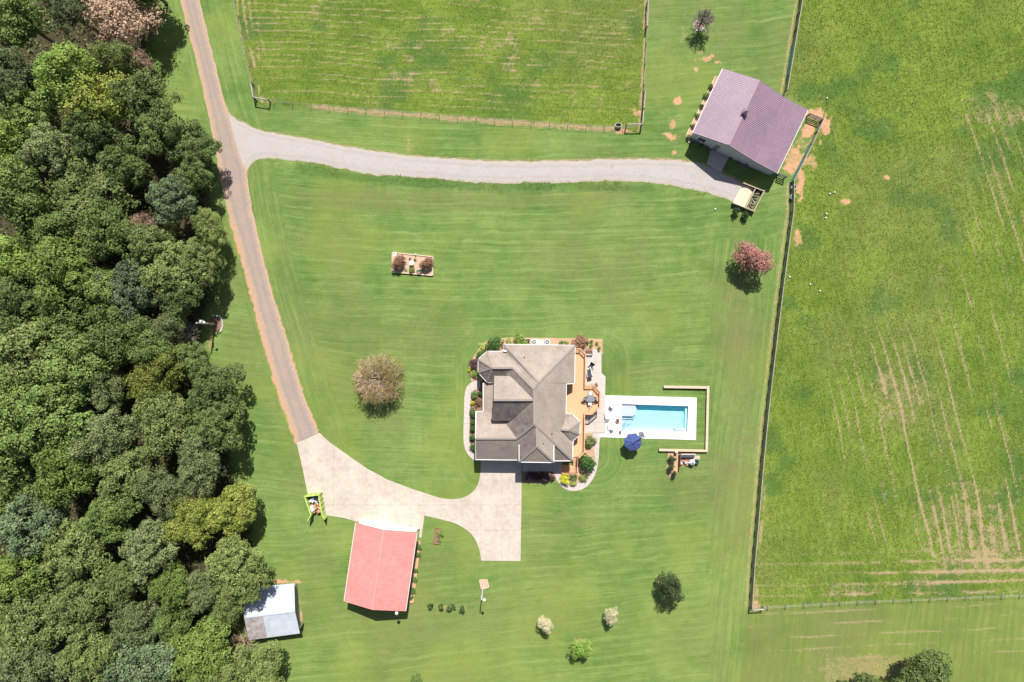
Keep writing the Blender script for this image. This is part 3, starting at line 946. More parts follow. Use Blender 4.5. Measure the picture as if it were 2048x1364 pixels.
def crown_mesh(name, seed, n_lobe, lobe_r, leaves, leaf, flat=0.75, puff=0.35, spiky=0.0, radius=1.0):
    """crown about the origin, radius 1: lobes over a squashed dome, leaves on each lobe"""
    r = np.random.default_rng(seed)
    d = rand_dir(r, n_lobe * 3)
    d = d[d[:, 2] > -0.45][:n_lobe]
    n_lobe = len(d)
    rad = r.uniform(0.40, 1.0, n_lobe) ** 0.65
    wob = 1 + 0.27 * np.sin(np.arctan2(d[:, 1], d[:, 0]) * r.integers(2, 5) + r.uniform(0, 6)) 
    cen = d * (rad * wob * (1 - lobe_r * 0.8))[:, None] * np.array([1, 1, flat])
    lr = lobe_r * r.uniform(0.6, 1.25, n_lobe)
    w = lr ** 2
    k = r.choice(n_lobe, leaves, p=w / w.sum())
    dd = rand_dir(r, leaves)
    dd[:, 2] = np.where(dd[:, 2] < -0.3, -dd[:, 2], dd[:, 2])
    rr = lr[k] * (1 - puff * r.random(leaves) ** 1.5)
    # lumpy twigs: leaves gather round shoot tips on the lobe
    tips = rand_dir(r, 26 * n_lobe).reshape(n_lobe, 26, 3)
    pick = tips[k, r.integers(0, 26, leaves)]
    dd = dd * 0.36 + pick * (0.64 + spiky)
    dd /= np.linalg.norm(dd, axis=1)[:, None]
    pos = cen[k] + dd * rr[:, None] * (1 + spiky * r.random(leaves))[:, None]
    nrm = dd * 0.9 + np.array([0, 0, 0.4]) + r.normal(size=(leaves, 3)) * 0.5
    lobe_val = r.random(n_lobe)
    val = np.clip(0.08 + 0.28 * lobe_val[k] + 0.62 * r.random(leaves), 0, 1)
    size = leaf * r.uniform(0.6, 1.35, leaves)
    return leaf_mesh(name, pos * radius, nrm, size * radius, val)
CROWNS = {
    'broad': [crown_mesh('broad_crown', 20 + i, 80, 0.25, 16000, 0.034, 0.8) for i in range(5)],
    'oak': [crown_mesh('oak_crown', 40 + i, 120, 0.19, 16000, 0.031, 0.72) for i in range(4)],
    'fine': [crown_mesh('fine_crown', 60 + i, 110, 0.19, 17000, 0.026, 0.8, 0.7, 0.25) for i in range(4)],
    'cedar': [crown_mesh('cedar_crown', 80 + i, 40, 0.24, 12000, 0.034, 1.15, 0.8, 0.7) for i in range(3)],
    'sparse': [crown_mesh('sparse_crown', 90 + i, 60, 0.24, 8000, 0.030, 0.75, 0.9, 0.5) for i in range(2)],
}
SHRUBS = {
    'ball': [crown_mesh('ball_foliage', 100 + i, 40, 0.34, 2600, 0.060, 0.85, 0.25) for i in range(2)],
    'loose': [crown_mesh('loose_foliage', 110 + i, 26, 0.30, 1500, 0.075, 0.8, 0.7, 0.4) for i in range(3)],
    'tuft': [crown_mesh('tuft_foliage', 120 + i, 12, 0.34, 420, 0.13, 0.8, 0.8, 0.6) for i in range(3)],
    'small': [crown_mesh('tree_foliage', 130 + i, 70, 0.26, 7000, 0.040, 0.85, 0.4, 0.05) for i in range(3)],
}
LEAF = {
    'dark': leaf_mat('dark_leaves', (0.041, 0.076, 0.019), (0.196, 0.262, 0.071)),
    'mid': leaf_mat('mid_green_leaves', (0.053, 0.099, 0.025), (0.242, 0.330, 0.079)),
    'bright': leaf_mat('bright_green_leaves', (0.066, 0.123, 0.022), (0.279, 0.382, 0.073)),
    'olive': leaf_mat('olive_leaves', (0.067, 0.103, 0.028), (0.300, 0.365, 0.104)),
    'yellow': leaf_mat('yellow_green_leaves', (0.090, 0.125, 0.018), (0.374, 0.425, 0.078)),
    'dull': leaf_mat('dull_grey_green_leaves', (0.066, 0.095, 0.034), (0.269, 0.318, 0.122)),
    'blue': leaf_mat('blue_green_leaves', (0.059, 0.097, 0.044), (0.256, 0.347, 0.161)),
    'dead': leaf_mat('dead_brown_leaves', (0.22, 0.14, 0.085), (0.66, 0.45, 0.31), 0.15),
    'box': leaf_mat('boxwood_leaves', (0.030, 0.080, 0.014), (0.100, 0.210, 0.040)),
    'purple': leaf_mat('purple_leaves', (0.050, 0.022, 0.026), (0.145, 0.075, 0.075)),
    'rust': leaf_mat('rusty_red_leaves', (0.075, 0.085, 0.035), (0.46, 0.225, 0.14), 0.18, 0.6, 0.1),
    'gold': leaf_mat('golden_leaves', (0.36, 0.36, 0.02), (0.66, 0.62, 0.05)),
    'lemon': leaf_mat('lemon_leaves', (0.22, 0.30, 0.06), (0.50, 0.52, 0.16)),
    'laurel': leaf_mat('laurel_leaves', (0.028, 0.060, 0.018), (0.100, 0.155, 0.052)),
    'pink': leaf_mat('pink_blossom', (0.10, 0.11, 0.035), (0.70, 0.27, 0.27), 0.2, 0.6, 0.05),
    'cream': leaf_mat('cream_blossom', (0.42, 0.40, 0.20), (0.86, 0.80, 0.54), 0.25, 0.6, 0.06),
    'apple': leaf_mat('apple_green_leaves', (0.110, 0.200, 0.030), (0.27, 0.40, 0.075)),
    'amber': leaf_mat('amber_leaves', (0.26, 0.21, 0.05), (0.56, 0.40, 0.12), 0.2),
    'green': leaf_mat('garden_leaves', (0.050, 0.105, 0.026), (0.170, 0.265, 0.075)),
    'fleck': leaf_mat('white_flecked_leaves', (0.10, 0.17, 0.05), (0.52, 0.55, 0.30), 0.2),
}
def use(name, me, m, parent, loc, scale, rz=0.0):
    o = link_mesh(name, me, parent)
    o.material_slots[0].link = 'OBJECT'
    o.material_slots[0].material = m
    o.location = loc
    o.scale = scale if hasattr(scale, '__len__') else (scale,) * 3
    o.rotation_euler = (0, 0, rz)
    return o
def trunk_meshes():
    out = []
    for s in range(3):
        r = random.Random(500 + s)
        b = MB()
        b.tube((0, 0, -0.1), (0.02, 0.01, 0.55), 0.035, 0.026, 7)
        for i in range(6):
            a = i * 1.05 + r.uniform(-.3, .3)
            z = r.uniform(0.40, 0.56)
            p = Vector((0.02, 0.01, z))
            q = p + Vector((math.cos(a) * 0.16, math.sin(a) * 0.16, r.uniform(.12, .22)))
            e = q + Vector((math.cos(a + .3) * 0.12, math.sin(a + .3) * 0.12, r.uniform(.1, .2)))
            b.tube(p, q, 0.016, 0.010, 5)
            b.tube(q, e, 0.010, 0.004, 5)
        me = bpy.data.meshes.new('trunk')
        me.from_pydata(b.v, [], b.f)
        me.materials.append(None)
        out.append(me)
    return out
TRUNKS = trunk_meshes()
def tree(name, label, px, py, d, h, kind, colr, group=None, cat='tree', meshes=None, core=0.62, squash=1.0):
    """tree of height h whose crown shows at (px, py) with diameter d on the map"""
    zc = h * core
    g = G(px, py, zc)
    rad = d / 2 / S * (CAM_H - zc) / CAM_H * (1.15 if meshes else 1.0)
    t = thing(name, label, cat, (g.x, g.y, 0), 0, group)
    ms = (meshes or CROWNS)[kind]
    use('crown', ms[rnd.randrange(len(ms))], LEAF[colr], t, (0, 0, zc), (rad, rad * rnd.uniform(.92, 1.08), min(rad * 1.15, h - zc) * 1.1 * squash), rnd.uniform(0, 6.28))
    tk = use('trunk', TRUNKS[rnd.randrange(3)], M_BARK, t, (0, 0, 0), (h * 0.8, h * 0.8, h * 0.95), rnd.uniform(0, 6.28))
    return t
def twiggy(name, label, px, py, rad, h, m, seed, n_main=26, droop=0.2, lm=None, leaves=0, leaf=0.09, cat='tree', spread=(0.25, 1.15)):
    """bare tree: branches fork three times; a few leaves cling to the tips"""
    r = random.Random(seed)
    g = G(px, py, h * 0.5)
    t = thing(name, label, cat, (g.x, g.y, 0))
    MB().tube((0, 0, -0.1), (0, 0, h * 0.35), 0.16, 0.12, 8).build('trunk', m, t, local=True)
    b = MB()
    tips = []
    def grow(p, d, ln, rr, lev):
        q = p + d * ln
        b.tube(p, q, rr, rr * 0.65, 3, False)
        if lev == 0:
            tips.append(q)
            return
        tips.append(p + d * ln * 0.6)
        for i in range(3 if lev > 1 else 4):
            nd = (d + Vector((r.uniform(-1, 1), r.uniform(-1, 1), r.uniform(-.7, .7) - droop * 0.3)) * 0.62).normalized()
            grow(p + d * ln * r.uniform(0.45, 1.0), nd, ln * r.uniform(0.55, 0.8), rr * 0.62, lev - 1)
    for i in range(n_main):
        a = 2 * math.pi * i / n_main + r.uniform(-.2, .2)
        el = r.uniform(*spread)
        d = Vector((math.cos(a) * math.cos(el), math.sin(a) * math.cos(el), math.sin(el)))
        grow(Vector((0, 0, h * r.uniform(.2, .36))), d, rad * 0.42, 0.055, 3)
    b.build('branches', m, t, local=True)
    if leaves:
        rr = np.random.default_rng(seed)
        T = np.array([tuple(q) for q in tips])
        pos = T[rr.integers(0, len(T), leaves)] + rr.normal(size=(leaves, 3)) * 0.12
        nr = rr.normal(size=(leaves, 3)) * 0.6 + np.array([0, 0, 0.8])
        me = leaf_mesh('leaves', pos, nr, leaf * rr.uniform(.6, 1.3, leaves), rr.random(leaves))
        me.materials.clear()
        me.materials.append(lm)
        link_mesh('leaves', me, t)
    return t
def shrub(name, label, px, py, d, h, kind, colr, group=None, cat='shrub', z0=0.0, sy=1.0, rz=None):
    g = G(px, py, h * 0.5 + z0)
    rad = d / 2 / S * 1.18
    t = thing(name, label, cat, (g.x, g.y, z0), 0, group)
    ms = SHRUBS[kind]
    use('foliage', ms[rnd.randrange(len(ms))], LEAF[colr], t, (0, 0, h * 0.48), (rad, rad * sy, h * 0.58), rnd.uniform(0, 6.28) if rz is None else rz)
    b = MB()
    for i in range(3):
        a = i * 2.1
        b.tube((0, 0, -0.03), (math.cos(a) * rad * .4, math.sin(a) * rad * .4, h * 0.5), 0.03, 0.015, 5)
    b.build('stems', M_BARK, t, local=True)
    return t

# ---------------------------------------------------------------- the wood along the west side
WOODTREES = [
    (40, 40, 120, 13, 'broad', 'mid'), (140, 20, 100, 12, 'fine', 'dull'), (240, 40, 125, 10, 'sparse', 'dead'), (-10, 110, 110, 13, 'oak', 'dark'),
    (130, 150, 155, 13, 'broad', 'bright'), (30, 160, 90, 12, 'fine', 'dull'), (235, 115, 100, 9, 'fine', 'olive'), (285, 125, 60, 7, 'sparse', 'dead'),
    (210, 205, 110, 11, 'cedar', 'yellow'), (290, 195, 105, 9, 'cedar', 'olive'), (60, 225, 120, 12, 'oak', 'mid'), (15, 300, 125, 13, 'broad', 'bright'),
    (190, 265, 130, 12, 'oak', 'dark'), (320, 255, 130, 11, 'oak', 'dark'), (100, 300, 115, 12, 'oak', 'dull'), (390, 300, 100, 9, 'oak', 'dark'),
    (250, 330, 120, 11, 'oak', 'dark'), (180, 385, 150, 11, 'fine', 'olive'), (40, 390, 130, 13, 'broad', 'mid'), (345, 400, 115, 10, 'oak', 'blue'),
    (385, 355, 80, 8, 'oak', 'dark'), (278, 452, 56, 8, 'sparse', 'dead'), (420, 455, 78, 8, 'fine', 'olive'), (95, 460, 125, 13, 'broad', 'mid'),
    (215, 465, 115, 11, 'broad', 'mid'), (15, 520, 125, 13, 'broad', 'bright'), (120, 545, 130, 13, 'broad', 'bright'), (300, 490, 95, 10, 'oak', 'olive'),
    (330, 540, 145, 11, 'oak', 'olive'), (400, 525, 100, 9, 'oak', 'olive'), (260, 580, 115, 10, 'oak', 'blue'), (195, 575, 120, 12, 'broad', 'mid'),
    (40, 610, 130, 13, 'broad', 'dark'), (135, 640, 130, 12, 'oak', 'dark'), (355, 590, 110, 10, 'oak', 'dark'), (60, 700, 150, 13, 'broad', 'olive'),
    (235, 670, 120, 11, 'broad', 'mid'), (335, 658, 92, 9, 'fine', 'dull'), (150, 730, 130, 12, 'broad', 'mid'), (290, 690, 110, 10, 'broad', 'mid'),
    (315, 750, 115, 10, 'fine', 'yellow'), (385, 720, 90, 8, 'oak', 'dark'), (430, 780, 120, 10, 'oak', 'dark'), (20, 790, 110, 13, 'broad', 'mid'),
    (215, 775, 100, 10, 'fine', 'dull'), (105, 830, 150, 13, 'broad', 'mid'), (330, 840, 150, 11, 'broad', 'olive'), (435, 850, 120, 9, 'oak', 'dark'),
    (20, 890, 120, 13, 'broad', 'mid'), (215, 870, 105, 11, 'fine', 'dull'), (135, 940, 140, 13, 'broad', 'bright'), (400, 925, 130, 9, 'fine', 'dull'),
    (255, 945, 120, 11, 'oak', 'olive'), (30, 985, 115, 12, 'oak', 'mid'), (330, 985, 110, 10, 'fine', 'dull'), (60, 1050, 140, 13, 'oak', 'blue'),
    (225, 1030, 115, 11, 'broad', 'mid'), (385, 1040, 130, 10, 'fine', 'yellow'), (465, 1020, 110, 9, 'broad', 'yellow'), (150, 1095, 150, 12, 'oak', 'olive'),
    (300, 1095, 120, 11, 'oak', 'dull'), (35, 1150, 120, 12, 'broad', 'bright'), (255, 1155, 115, 11, 'oak', 'olive'), (470, 1125, 125, 9, 'oak', 'olive'),
    (350, 1170, 95, 9, 'broad', 'bright'), (405, 1180, 90, 8, 'fine', 'dull'), (60, 1235, 130, 12, 'oak', 'olive'), (165, 1210, 140, 12, 'oak', 'olive'),
    (270, 1245, 120, 11, 'fine', 'dull'), (180, 1310, 140, 12, 'oak', 'olive'), (50, 1335, 130, 12, 'oak', 'dull'), (285, 1330, 140, 11, 'oak', 'blue'),
    (400, 1310, 150, 10, 'broad', 'bright'), (345, 1240, 90, 9, 'broad', 'mid'), (520, 1335, 115, 8, 'oak', 'olive'), (455, 1215, 80, 7, 'fine', 'olive'), (497, 1162, 100, 8, 'oak', 'olive'),
    (465, 1165, 90, 8, 'oak', 'olive'), (450, 1350, 100, 8, 'oak', 'olive'), (285, -40, 120, 11, 'broad', 'mid')]
BANDS = [(90, 'the photo top edge'), (215, 'the paddock corner brace'), (320, 'the gravel junction'), (420, 'the sand bin'), (515, 'the boxed flower bed'), (650, 'the utility pole'), (765, 'the round brown tree'),
         (880, 'the pool'), (1000, 'the garage'), (1075, 'the raised vegetable bed'), (1185, 'the red roof middle'), (1280, 'the metal shed'), (9999, 'the photo bottom edge')]
ORD = ['first', 'second', 'third', 'fourth', 'fifth', 'sixth', 'seventh', 'eighth', 'ninth', 'tenth', 'eleventh', 'twelfth']
CW = {'dark': 'dark green', 'mid': 'mid green', 'bright': 'bright green', 'olive': 'olive green', 'yellow': 'yellow green', 'dull': 'dull grey-green', 'blue': 'blue-green', 'dead': 'brown dead'}
KW = {'broad': 'broadleaf tree', 'oak': 'bunchy oak', 'fine': 'fine-leaved tree', 'cedar': 'pointed cedar', 'sparse': 'tree'}
NW = {'broad': 'broadleaf_tree', 'oak': 'oak_tree', 'fine': 'fine_leaved_tree', 'cedar': 'cedar_tree', 'sparse': 'dead_tree'}
bands = {}
for w in WOODTREES:
    b = next(i for i, (y, _) in enumerate(BANDS) if w[1] <= y)
    bands.setdefault(b, []).append(w)
for b, ws in sorted(bands.items()):
    for i, w in enumerate(sorted(ws)):
        lab = f'{CW[w[5]]} {KW[w[4]]}, {ORD[i]} from left in wood, level with {BANDS[b][1]}'
        k = rnd.uniform(.82, 1.2) if w[0] < 360 else rnd.uniform(.86, 1.0)
        tree(NW[w[4]], lab, w[0], w[1], w[2] * k, w[3] * rnd.uniform(.9, 1.12), w[4], w[5], group='trees of the wood')
# fallen twigs and low growth at the wood's edge
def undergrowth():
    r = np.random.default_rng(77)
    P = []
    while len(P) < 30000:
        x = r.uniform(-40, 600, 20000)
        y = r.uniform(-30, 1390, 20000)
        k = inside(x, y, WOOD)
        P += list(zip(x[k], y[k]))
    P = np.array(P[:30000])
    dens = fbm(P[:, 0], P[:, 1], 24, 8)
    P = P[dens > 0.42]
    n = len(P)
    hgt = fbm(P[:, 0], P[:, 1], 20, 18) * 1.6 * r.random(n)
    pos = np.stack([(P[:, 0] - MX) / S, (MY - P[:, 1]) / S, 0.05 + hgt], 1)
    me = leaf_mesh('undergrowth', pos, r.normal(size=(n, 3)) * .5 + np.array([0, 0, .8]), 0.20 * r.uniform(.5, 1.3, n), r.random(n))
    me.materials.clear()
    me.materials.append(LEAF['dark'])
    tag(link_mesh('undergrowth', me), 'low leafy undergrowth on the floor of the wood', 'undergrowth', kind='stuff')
undergrowth()
twiggy('dead_tree', 'bare brown dead tree beside the left end of the metal shed', 487, 1282, 3.0, 3.2, M_BARKPALE, 5, 16)
twiggy('dead_tree', 'bare grey twiggy tree in the wood left of the utility pole', 372, 668, 2.6, 6.0, M_BARKGREY, 6, 14)

for i, (x, y, rad, h, lab) in enumerate([(205, 1000, 2.4, 10.5, 'bare grey dead tree poking through the wood, level with the dumpster top'), (335, 1065, 2.6, 9.5, 'bare grey dead tree poking through the wood, left of the yellow green trees'),
                                         (408, 945, 2.6, 8.5, 'bare grey dead tree near the wood edge, level with the garage'), (490, 990, 1.7, 6.0, 'bare grey dead tree at the wood edge left of the dumpster'),
                                         (215, 760, 2.4, 10.0, 'bare grey dead tree poking through the wood, level with the round brown tree'), (265, 1250, 2.4, 9.5, 'bare grey dead tree poking through the wood, level with the metal shed')]):
    twiggy('dead_tree', lab, x, y, rad, h * 1.35, (M_BARKGREY, M_BARKPALE)[i % 2], 40 + i, 13)
# ---------------------------------------------------------------- trees and shrubs on the lawn
twiggy('bare_tree', 'round half-bare brown and amber tree on the lawn left of the house', 757, 758, 5.0, 4.3, M_BARKTAN, 8, 60, 0.25, LEAF['amber'], 5200, 0.09)
twiggy('bare_tree', 'small grey leafless tree in a stone ring above the purple roofed barn', 1406, 40, 2.7, 4.6, M_BARKGREY, 9, 36, 0.0, spread=(0.55, 1.35))
def ring(px, py, r_px, label, m=M_TERRA, inner=M_MULCHDK):
    g = G(px, py)
    t = thing('tree_ring', label, 'edging', (g.x, g.y, 0))
    b = MB()
    rr = r_px / S
    n = 18
    for i in range(n):
        a0, a1 = 2 * math.pi * i / n, 2 * math.pi * (i + .93) / n
        b.beam((rr * math.cos(a0), rr * math.sin(a0), .05), (rr * math.cos(a1), rr * math.sin(a1), .05), 0.12, 0.16)
    b.build('edging', m, t, local=True)
    MB().prism([(rr * .97 * math.cos(i * .35), rr * .97 * math.sin(i * .35)) for i in range(18)], -0.02, 0.05).build('mulch', inner, t, local=True)
ring(1397, 52, 10, 'round stone edging with dark mulch under the small leafless tree', M_STONE)
ring(1488, 512, 15, 'round reddish edging around the foot of the pink flowering tree', M_TERRA)
tree('crape_myrtle', 'pink flowering crape myrtle on the lawn near the fence', 1504, 517, 62, 5.2, 'small', 'pink', meshes=SHRUBS, core=0.6)
tree('lawn_tree', 'largest dark green rounded tree on the lower right lawn', 1339, 1175, 56, 5.0, 'small', 'laurel', meshes=SHRUBS, core=0.58)
tree('lawn_tree', 'small apple green tree with bare soil above it, bottom lawn', 1163, 1297, 40, 3.8, 'small', 'apple', meshes=SHRUBS, core=0.58)
tree('blossom_tree', 'cream blossoming small tree, nearer the yard light pole', 1091, 1249, 30, 3.2, 'small', 'cream', meshes=SHRUBS, core=0.58)
tree('blossom_tree', 'cream blossoming small tree, nearer the dark green lawn tree', 1222, 1230, 32, 3.4, 'small', 'cream', meshes=SHRUBS, core=0.58)
tree('lawn_tree', 'small dark green bush cut by the photo bottom edge, below the red barn', 832, 1360, 26, 2.4, 'small', 'mid', meshes=SHRUBS, core=0.55)
tree('broadleaf_tree', 'big dark green tree at the bottom right edge, right one of two', 1845, 1360, 120, 9, 'broad', 'dark')
tree('broadleaf_tree', 'dark green tree at the bottom right edge, left one of two', 1735, 1392, 96, 8, 'oak', 'dark')
for x, y, d, lab in ((861, 1210, 13, 'small sapling, first from the left in the row of four'), (882, 1213, 13, 'small sapling, second from the left in the row of four'),
                     (903, 1214, 19, 'largest sapling, third from the left in the row of four'), (924, 1219, 15, 'small sapling, rightmost in the row of four')):
    shrub('sapling', lab, x, y, d, 1.2, 'tuft', 'green', 'row of saplings below the raised bed', 'sapling')

# shrubs round the house: name, label, house-sheet x, y, diameter, height, kind, colour
HS = [
    ('boxwood', 'large round dark green boxwood at the top left house corner', 347, 150, 36, 2.0, 'ball', 'box'),
    ('shrub', 'pale flecked bush left of the large boxwood', 250, 172, 17, 1.0, 'loose', 'lemon'),
    ('boxwood', 'dark green mound below the pale flecked bush', 238, 232, 20, 1.1, 'ball', 'box'),
    ('shrub', 'round purple-leaved bush at the left end of the house', 186, 303, 21, 1.2, 'ball', 'purple'),
    ('shrub', 'green bush just below the round purple bush', 196, 378, 17, 0.9, 'loose', 'bright'),
    ('shrub', 'tiny yellow flowering plant left of the green bush', 152, 350, 7, 0.5, 'tuft', 'gold'),
    ('shrub', 'small yellow green bush between the boxwood and the white-flowered bush', 458, 124, 12, 0.8, 'loose', 'lemon'),
    ('shrub', 'white-flowered green bush beside the window well on the top wall', 540, 118, 28, 1.4, 'loose', 'bright'),
    ('shrub', 'small round bush on the top bed, left of a pair', 868, 138, 9, 0.6, 'loose', 'green'),
    ('shrub', 'small round bush on the top bed, right of a pair', 908, 140, 9, 0.6, 'loose', 'apple'),
    ('shrub', 'wide reddish brown shrub at the top right house corner', 1008, 140, 31, 1.7, 'loose', 'rust'),
    ('shrub', 'pale green bush inside the left path loop, upper left', 190, 545, 16, 1.0, 'ball', 'green'),
    ('boxwood', 'dark little bush against the porch inside the left path loop', 238, 535, 12, 0.9, 'ball', 'box'),
    ('shrub', 'rusty red mound against the porch inside the left path loop', 226, 600, 19, 0.9, 'loose', 'rust'),
    ('shrub', 'bright yellow small plant in the left path loop', 178, 605, 10, 0.6, 'tuft', 'gold'),
    ('shrub', 'round grey-green bush where the porch meets the garage', 183, 685, 20, 1.3, 'ball', 'green'),
    ('boxwood', 'clipped boxwood along the garage wall, first from the top', 178, 755, 12, 0.9, 'ball', 'box'),
    ('boxwood', 'clipped boxwood along the garage wall, second from the top', 177, 810, 14, 0.9, 'ball', 'box'),
    ('boxwood', 'clipped boxwood along the garage wall, third from the top', 178, 880, 14, 0.9, 'ball', 'box'),
    ('boxwood', 'clipped boxwood along the garage wall, lowest of four', 180, 955, 14, 0.9, 'ball', 'box'),
    ('shrub', 'purple bush in the front bed shade, leftmost of four', 620, 1180, 20, 1.2, 'ball', 'purple'),
    ('shrub', 'purple bush in the front bed shade, second from left', 672, 1182, 19, 1.1, 'ball', 'purple'),
    ('shrub', 'purple bush in the front bed shade, third from left', 735, 1182, 22, 1.2, 'ball', 'purple'),
    ('shrub', 'sunlit purple red bush at the right end of the front bed', 792, 1190, 13, 0.9, 'ball', 'purple'),
    ('shrub', 'bright golden yellow mound below the deck stairs', 895, 1200, 21, 1.2, 'ball', 'gold'),
    ('shrub', 'greyish brown loose plant right of the golden mound', 963, 1190, 15, 0.9, 'loose', 'dull'),
    ('shrub', 'pale lemon mound at the inside of the walkway bend', 960, 1232, 15, 0.7, 'ball', 'lemon'),
    ('evergreen_shrub', 'big glossy dark evergreen shrub right of the deck stairs', 1064, 1065, 36, 2.6, 'ball', 'box'),
    ('shrub', 'yellow green mound below the big evergreen shrub', 1042, 1190, 18, 0.8, 'ball', 'lemon'),
    ('shrub', 'loose reddish green bush between the deck and the curved walkway', 1090, 905, 24, 1.4, 'loose', 'olive'),
    ('shrub', 'small rusty plant at the upper outside corner of the deck bay', 1143, 467, 8, 0.6, 'tuft', 'rust'),
]
for i, (x, y) in enumerate(((1075, 140), (1105, 130), (1100, 158), (1142, 145), (1158, 180))):
    w = ('leftmost', 'top middle', 'lower middle', 'upper right', 'rightmost, lowest')[i]
    HS.append(('flower_clump', f'small green clump in the orange bed corner, {w} of five', x, y, 8, 0.45, 'tuft', 'apple'))
HS.append(('flower_pot_plant', 'tiny rust coloured plant at the patio top right corner', 1158, 203, 5, 0.35, 'tuft', 'rust'))
for nm, lab, x, y, d, h, k, c in HS:
    shrub(nm, lab, 900 + x / 3.897, 650 + y / 3.897, d, h, k, c)
for x, y, d, lab in ((1344, 918, 15, 'dark green bush left of the pool equipment, top of three'), (1342, 935, 14, 'dark green bush left of the pool equipment, middle of three'),
                     (1348, 948, 12, 'dark green bush left of the pool equipment, lowest of three'),
                     (1472, 422, 15, 'ball-shaped bush below the sand bin, left of two'), (1491, 431, 15, 'ball-shaped bush below the sand bin, right of two')):
    shrub('shrub', lab, x, y, d, 1.5, 'ball', 'laurel', None, 'shrub')

# ---------------------------------------------------------------- house
def make_house():
    ctr = c1(600, 620)
    t = thing('house', 'large tan shingled house with many hips beside the pool', 'house', (ctr.x, ctr.y, 0))
    def foot(pts, zt, z0, name, m, zin=3.3):
        return MB().prism([c1(x, y, zin).xy for x, y in pts], z0, zt).build(name, m, t)
    foot([(438, 172), (955, 178), (950, 440), (888, 445), (885, 705), (945, 712), (995, 762), (990, 848), (945, 888), (938, 1036), (222, 1028), (222, 698), (352, 690), (352, 436), (296, 430), (240, 364), (240, 272), (300, 224), (438, 224)], 3.25, -0.1, 'wall', M_SIDING)
    foot([(690, 450), (888, 447), (885, 703), (690, 700)], 4.15, 3.2, 'wall', M_SIDING)
    foot([(558, 925), (790, 925), (790, 1048), (558, 1046)], 5.3, 3.0, 'wall', M_SIDING)
    foot([(362, 415), (480, 415), (480, 728), (362, 728)], 4.8, 3.0, 'wall', M_SIDING)
    # gable of the big front dormer
    b = MB()
    b.add([c1(360, 415, 4.75), c1(360, 728, 4.75), c1(360, 583, 7.15), c1(470, 415, 4.75), c1(470, 728, 4.75), c1(470, 583, 7.15)], [(0, 1, 2), (5, 4, 3), (0, 3, 4, 1), (1, 4, 5, 2), (2, 5, 3, 0)])
    b.build('gable', M_SIDING, t)
    b = MB()
    b.add([c1(218, 700, 3.1), c1(218, 1028, 3.2), c1(218, 884, 5.45), c1(300, 700, 3.1), c1(300, 1028, 3.2), c1(300, 884, 5.45)], [(0, 1, 2), (5, 4, 3), (0, 3, 4, 1), (1, 4, 5, 2), (2, 5, 3, 0)])
    b.build('gable', M_SIDING, t)
    def plane(*pts, m=M_SHINGLE):
        o = MB().slab([c1(*p) for p in pts], 0.16).build('roof', m, t)
        if m is not M_SHINGLE: o['label'] = 'darker mottled shingle slope'
        return o
    A, R1, R0, B = (690, 448, 7.45), (668, 478, 7.45), (655, 502, 7.45), (655, 775, 7.45)
    TL, TR = (420, 150, 3.4), (975, 158, 3.4)
    plane(TL, TR, A)
    plane(TL, A, R1, (420, 205, 3.4))
    plane((290, 205, 3.4), (420, 205, 3.4), R1, R0, (490, 335, 5.2), (330, 335, 5.2))
    P = (330, 335, 5.2)
    plane((290, 205, 3.4), (220, 265, 3.4), P)
    plane((220, 265, 3.4), (220, 370, 3.4), P, m=M_SHINGLEDARK)
    plane((220, 370, 3.4), (290, 448, 3.45), P, m=M_SHINGLEDARK)
    plane(P, (490, 335, 5.2), (380, 448, 3.65), (290, 448, 3.45), m=M_SHINGLEDARK)
    plane(R0, B, (520, 885, 5.65), (440, 770, 4.35), (345, 676, 3.1), (345, 448, 3.15), (380, 448, 3.65), (490, 335, 5.2), m=M_SHINGLEDARK)
    plane((345, 449, 3.15), (345, 676, 3.1), (258, 674, 2.75), (258, 451, 2.75))
    plane((202, 675, 2.95), (345, 676, 3.1), (440, 770, 4.35), (520, 885, 5.65), (198, 885, 5.65))
    plane((198, 885, 5.65), (520, 885, 5.65), B, (955, 1057, 3.4), (198, 1047, 3.4))
    plane(A, TR, (970, 455, 3.45), (908, 460, 4.3), (903, 695, 4.3), (958, 695, 3.55), (960, 900, 3.45), (955, 1057, 3.4), B, R0, R1)
    Q, Pb = (865, 815, 5.0), (925, 820, 5.0)
    b1, b2, b3, b4 = (950, 692, 3.55), (1015, 755, 3.5), (1010, 855, 3.5), (960, 902, 3.5)
    plane((903, 694, 4.36), b1, Pb, Q)
    plane(b1, b2, Pb)
    plane(b2, b3, Pb)
    plane(b3, b4, Pb)
    plane(b4, (938, 892, 3.9), Q, Pb)
    D1, D2 = (340, 585, 7.38), (655, 585, 7.5)
    plane(D1, (345, 397, 4.85), (470, 398, 4.98), D2)
    plane(D1, D2, (466, 747, 5.0), (325, 745, 4.95), (325, 645, 6.4), (338, 642, 6.45), m=M_SHINGLEDARK)
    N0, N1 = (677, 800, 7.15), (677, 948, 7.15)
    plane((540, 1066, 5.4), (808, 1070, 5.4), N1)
    plane((540, 1066, 5.4), N1, N0, (660, 790, 7.12), (540, 905, 5.4), m=M_SHINGLEDARK)
    plane((808, 1070, 5.4), (808, 912, 5.4), (690, 796, 7.1), N0, N1)
    # ridge and hip caps
    def cap(p, q, w=0.26):
        MB().beam(c1(*p) + Vector((0, 0, .03)), c1(*q) + Vector((0, 0, .03)), w, 0.07).build('ridge_cap', M_RIDGE, t)
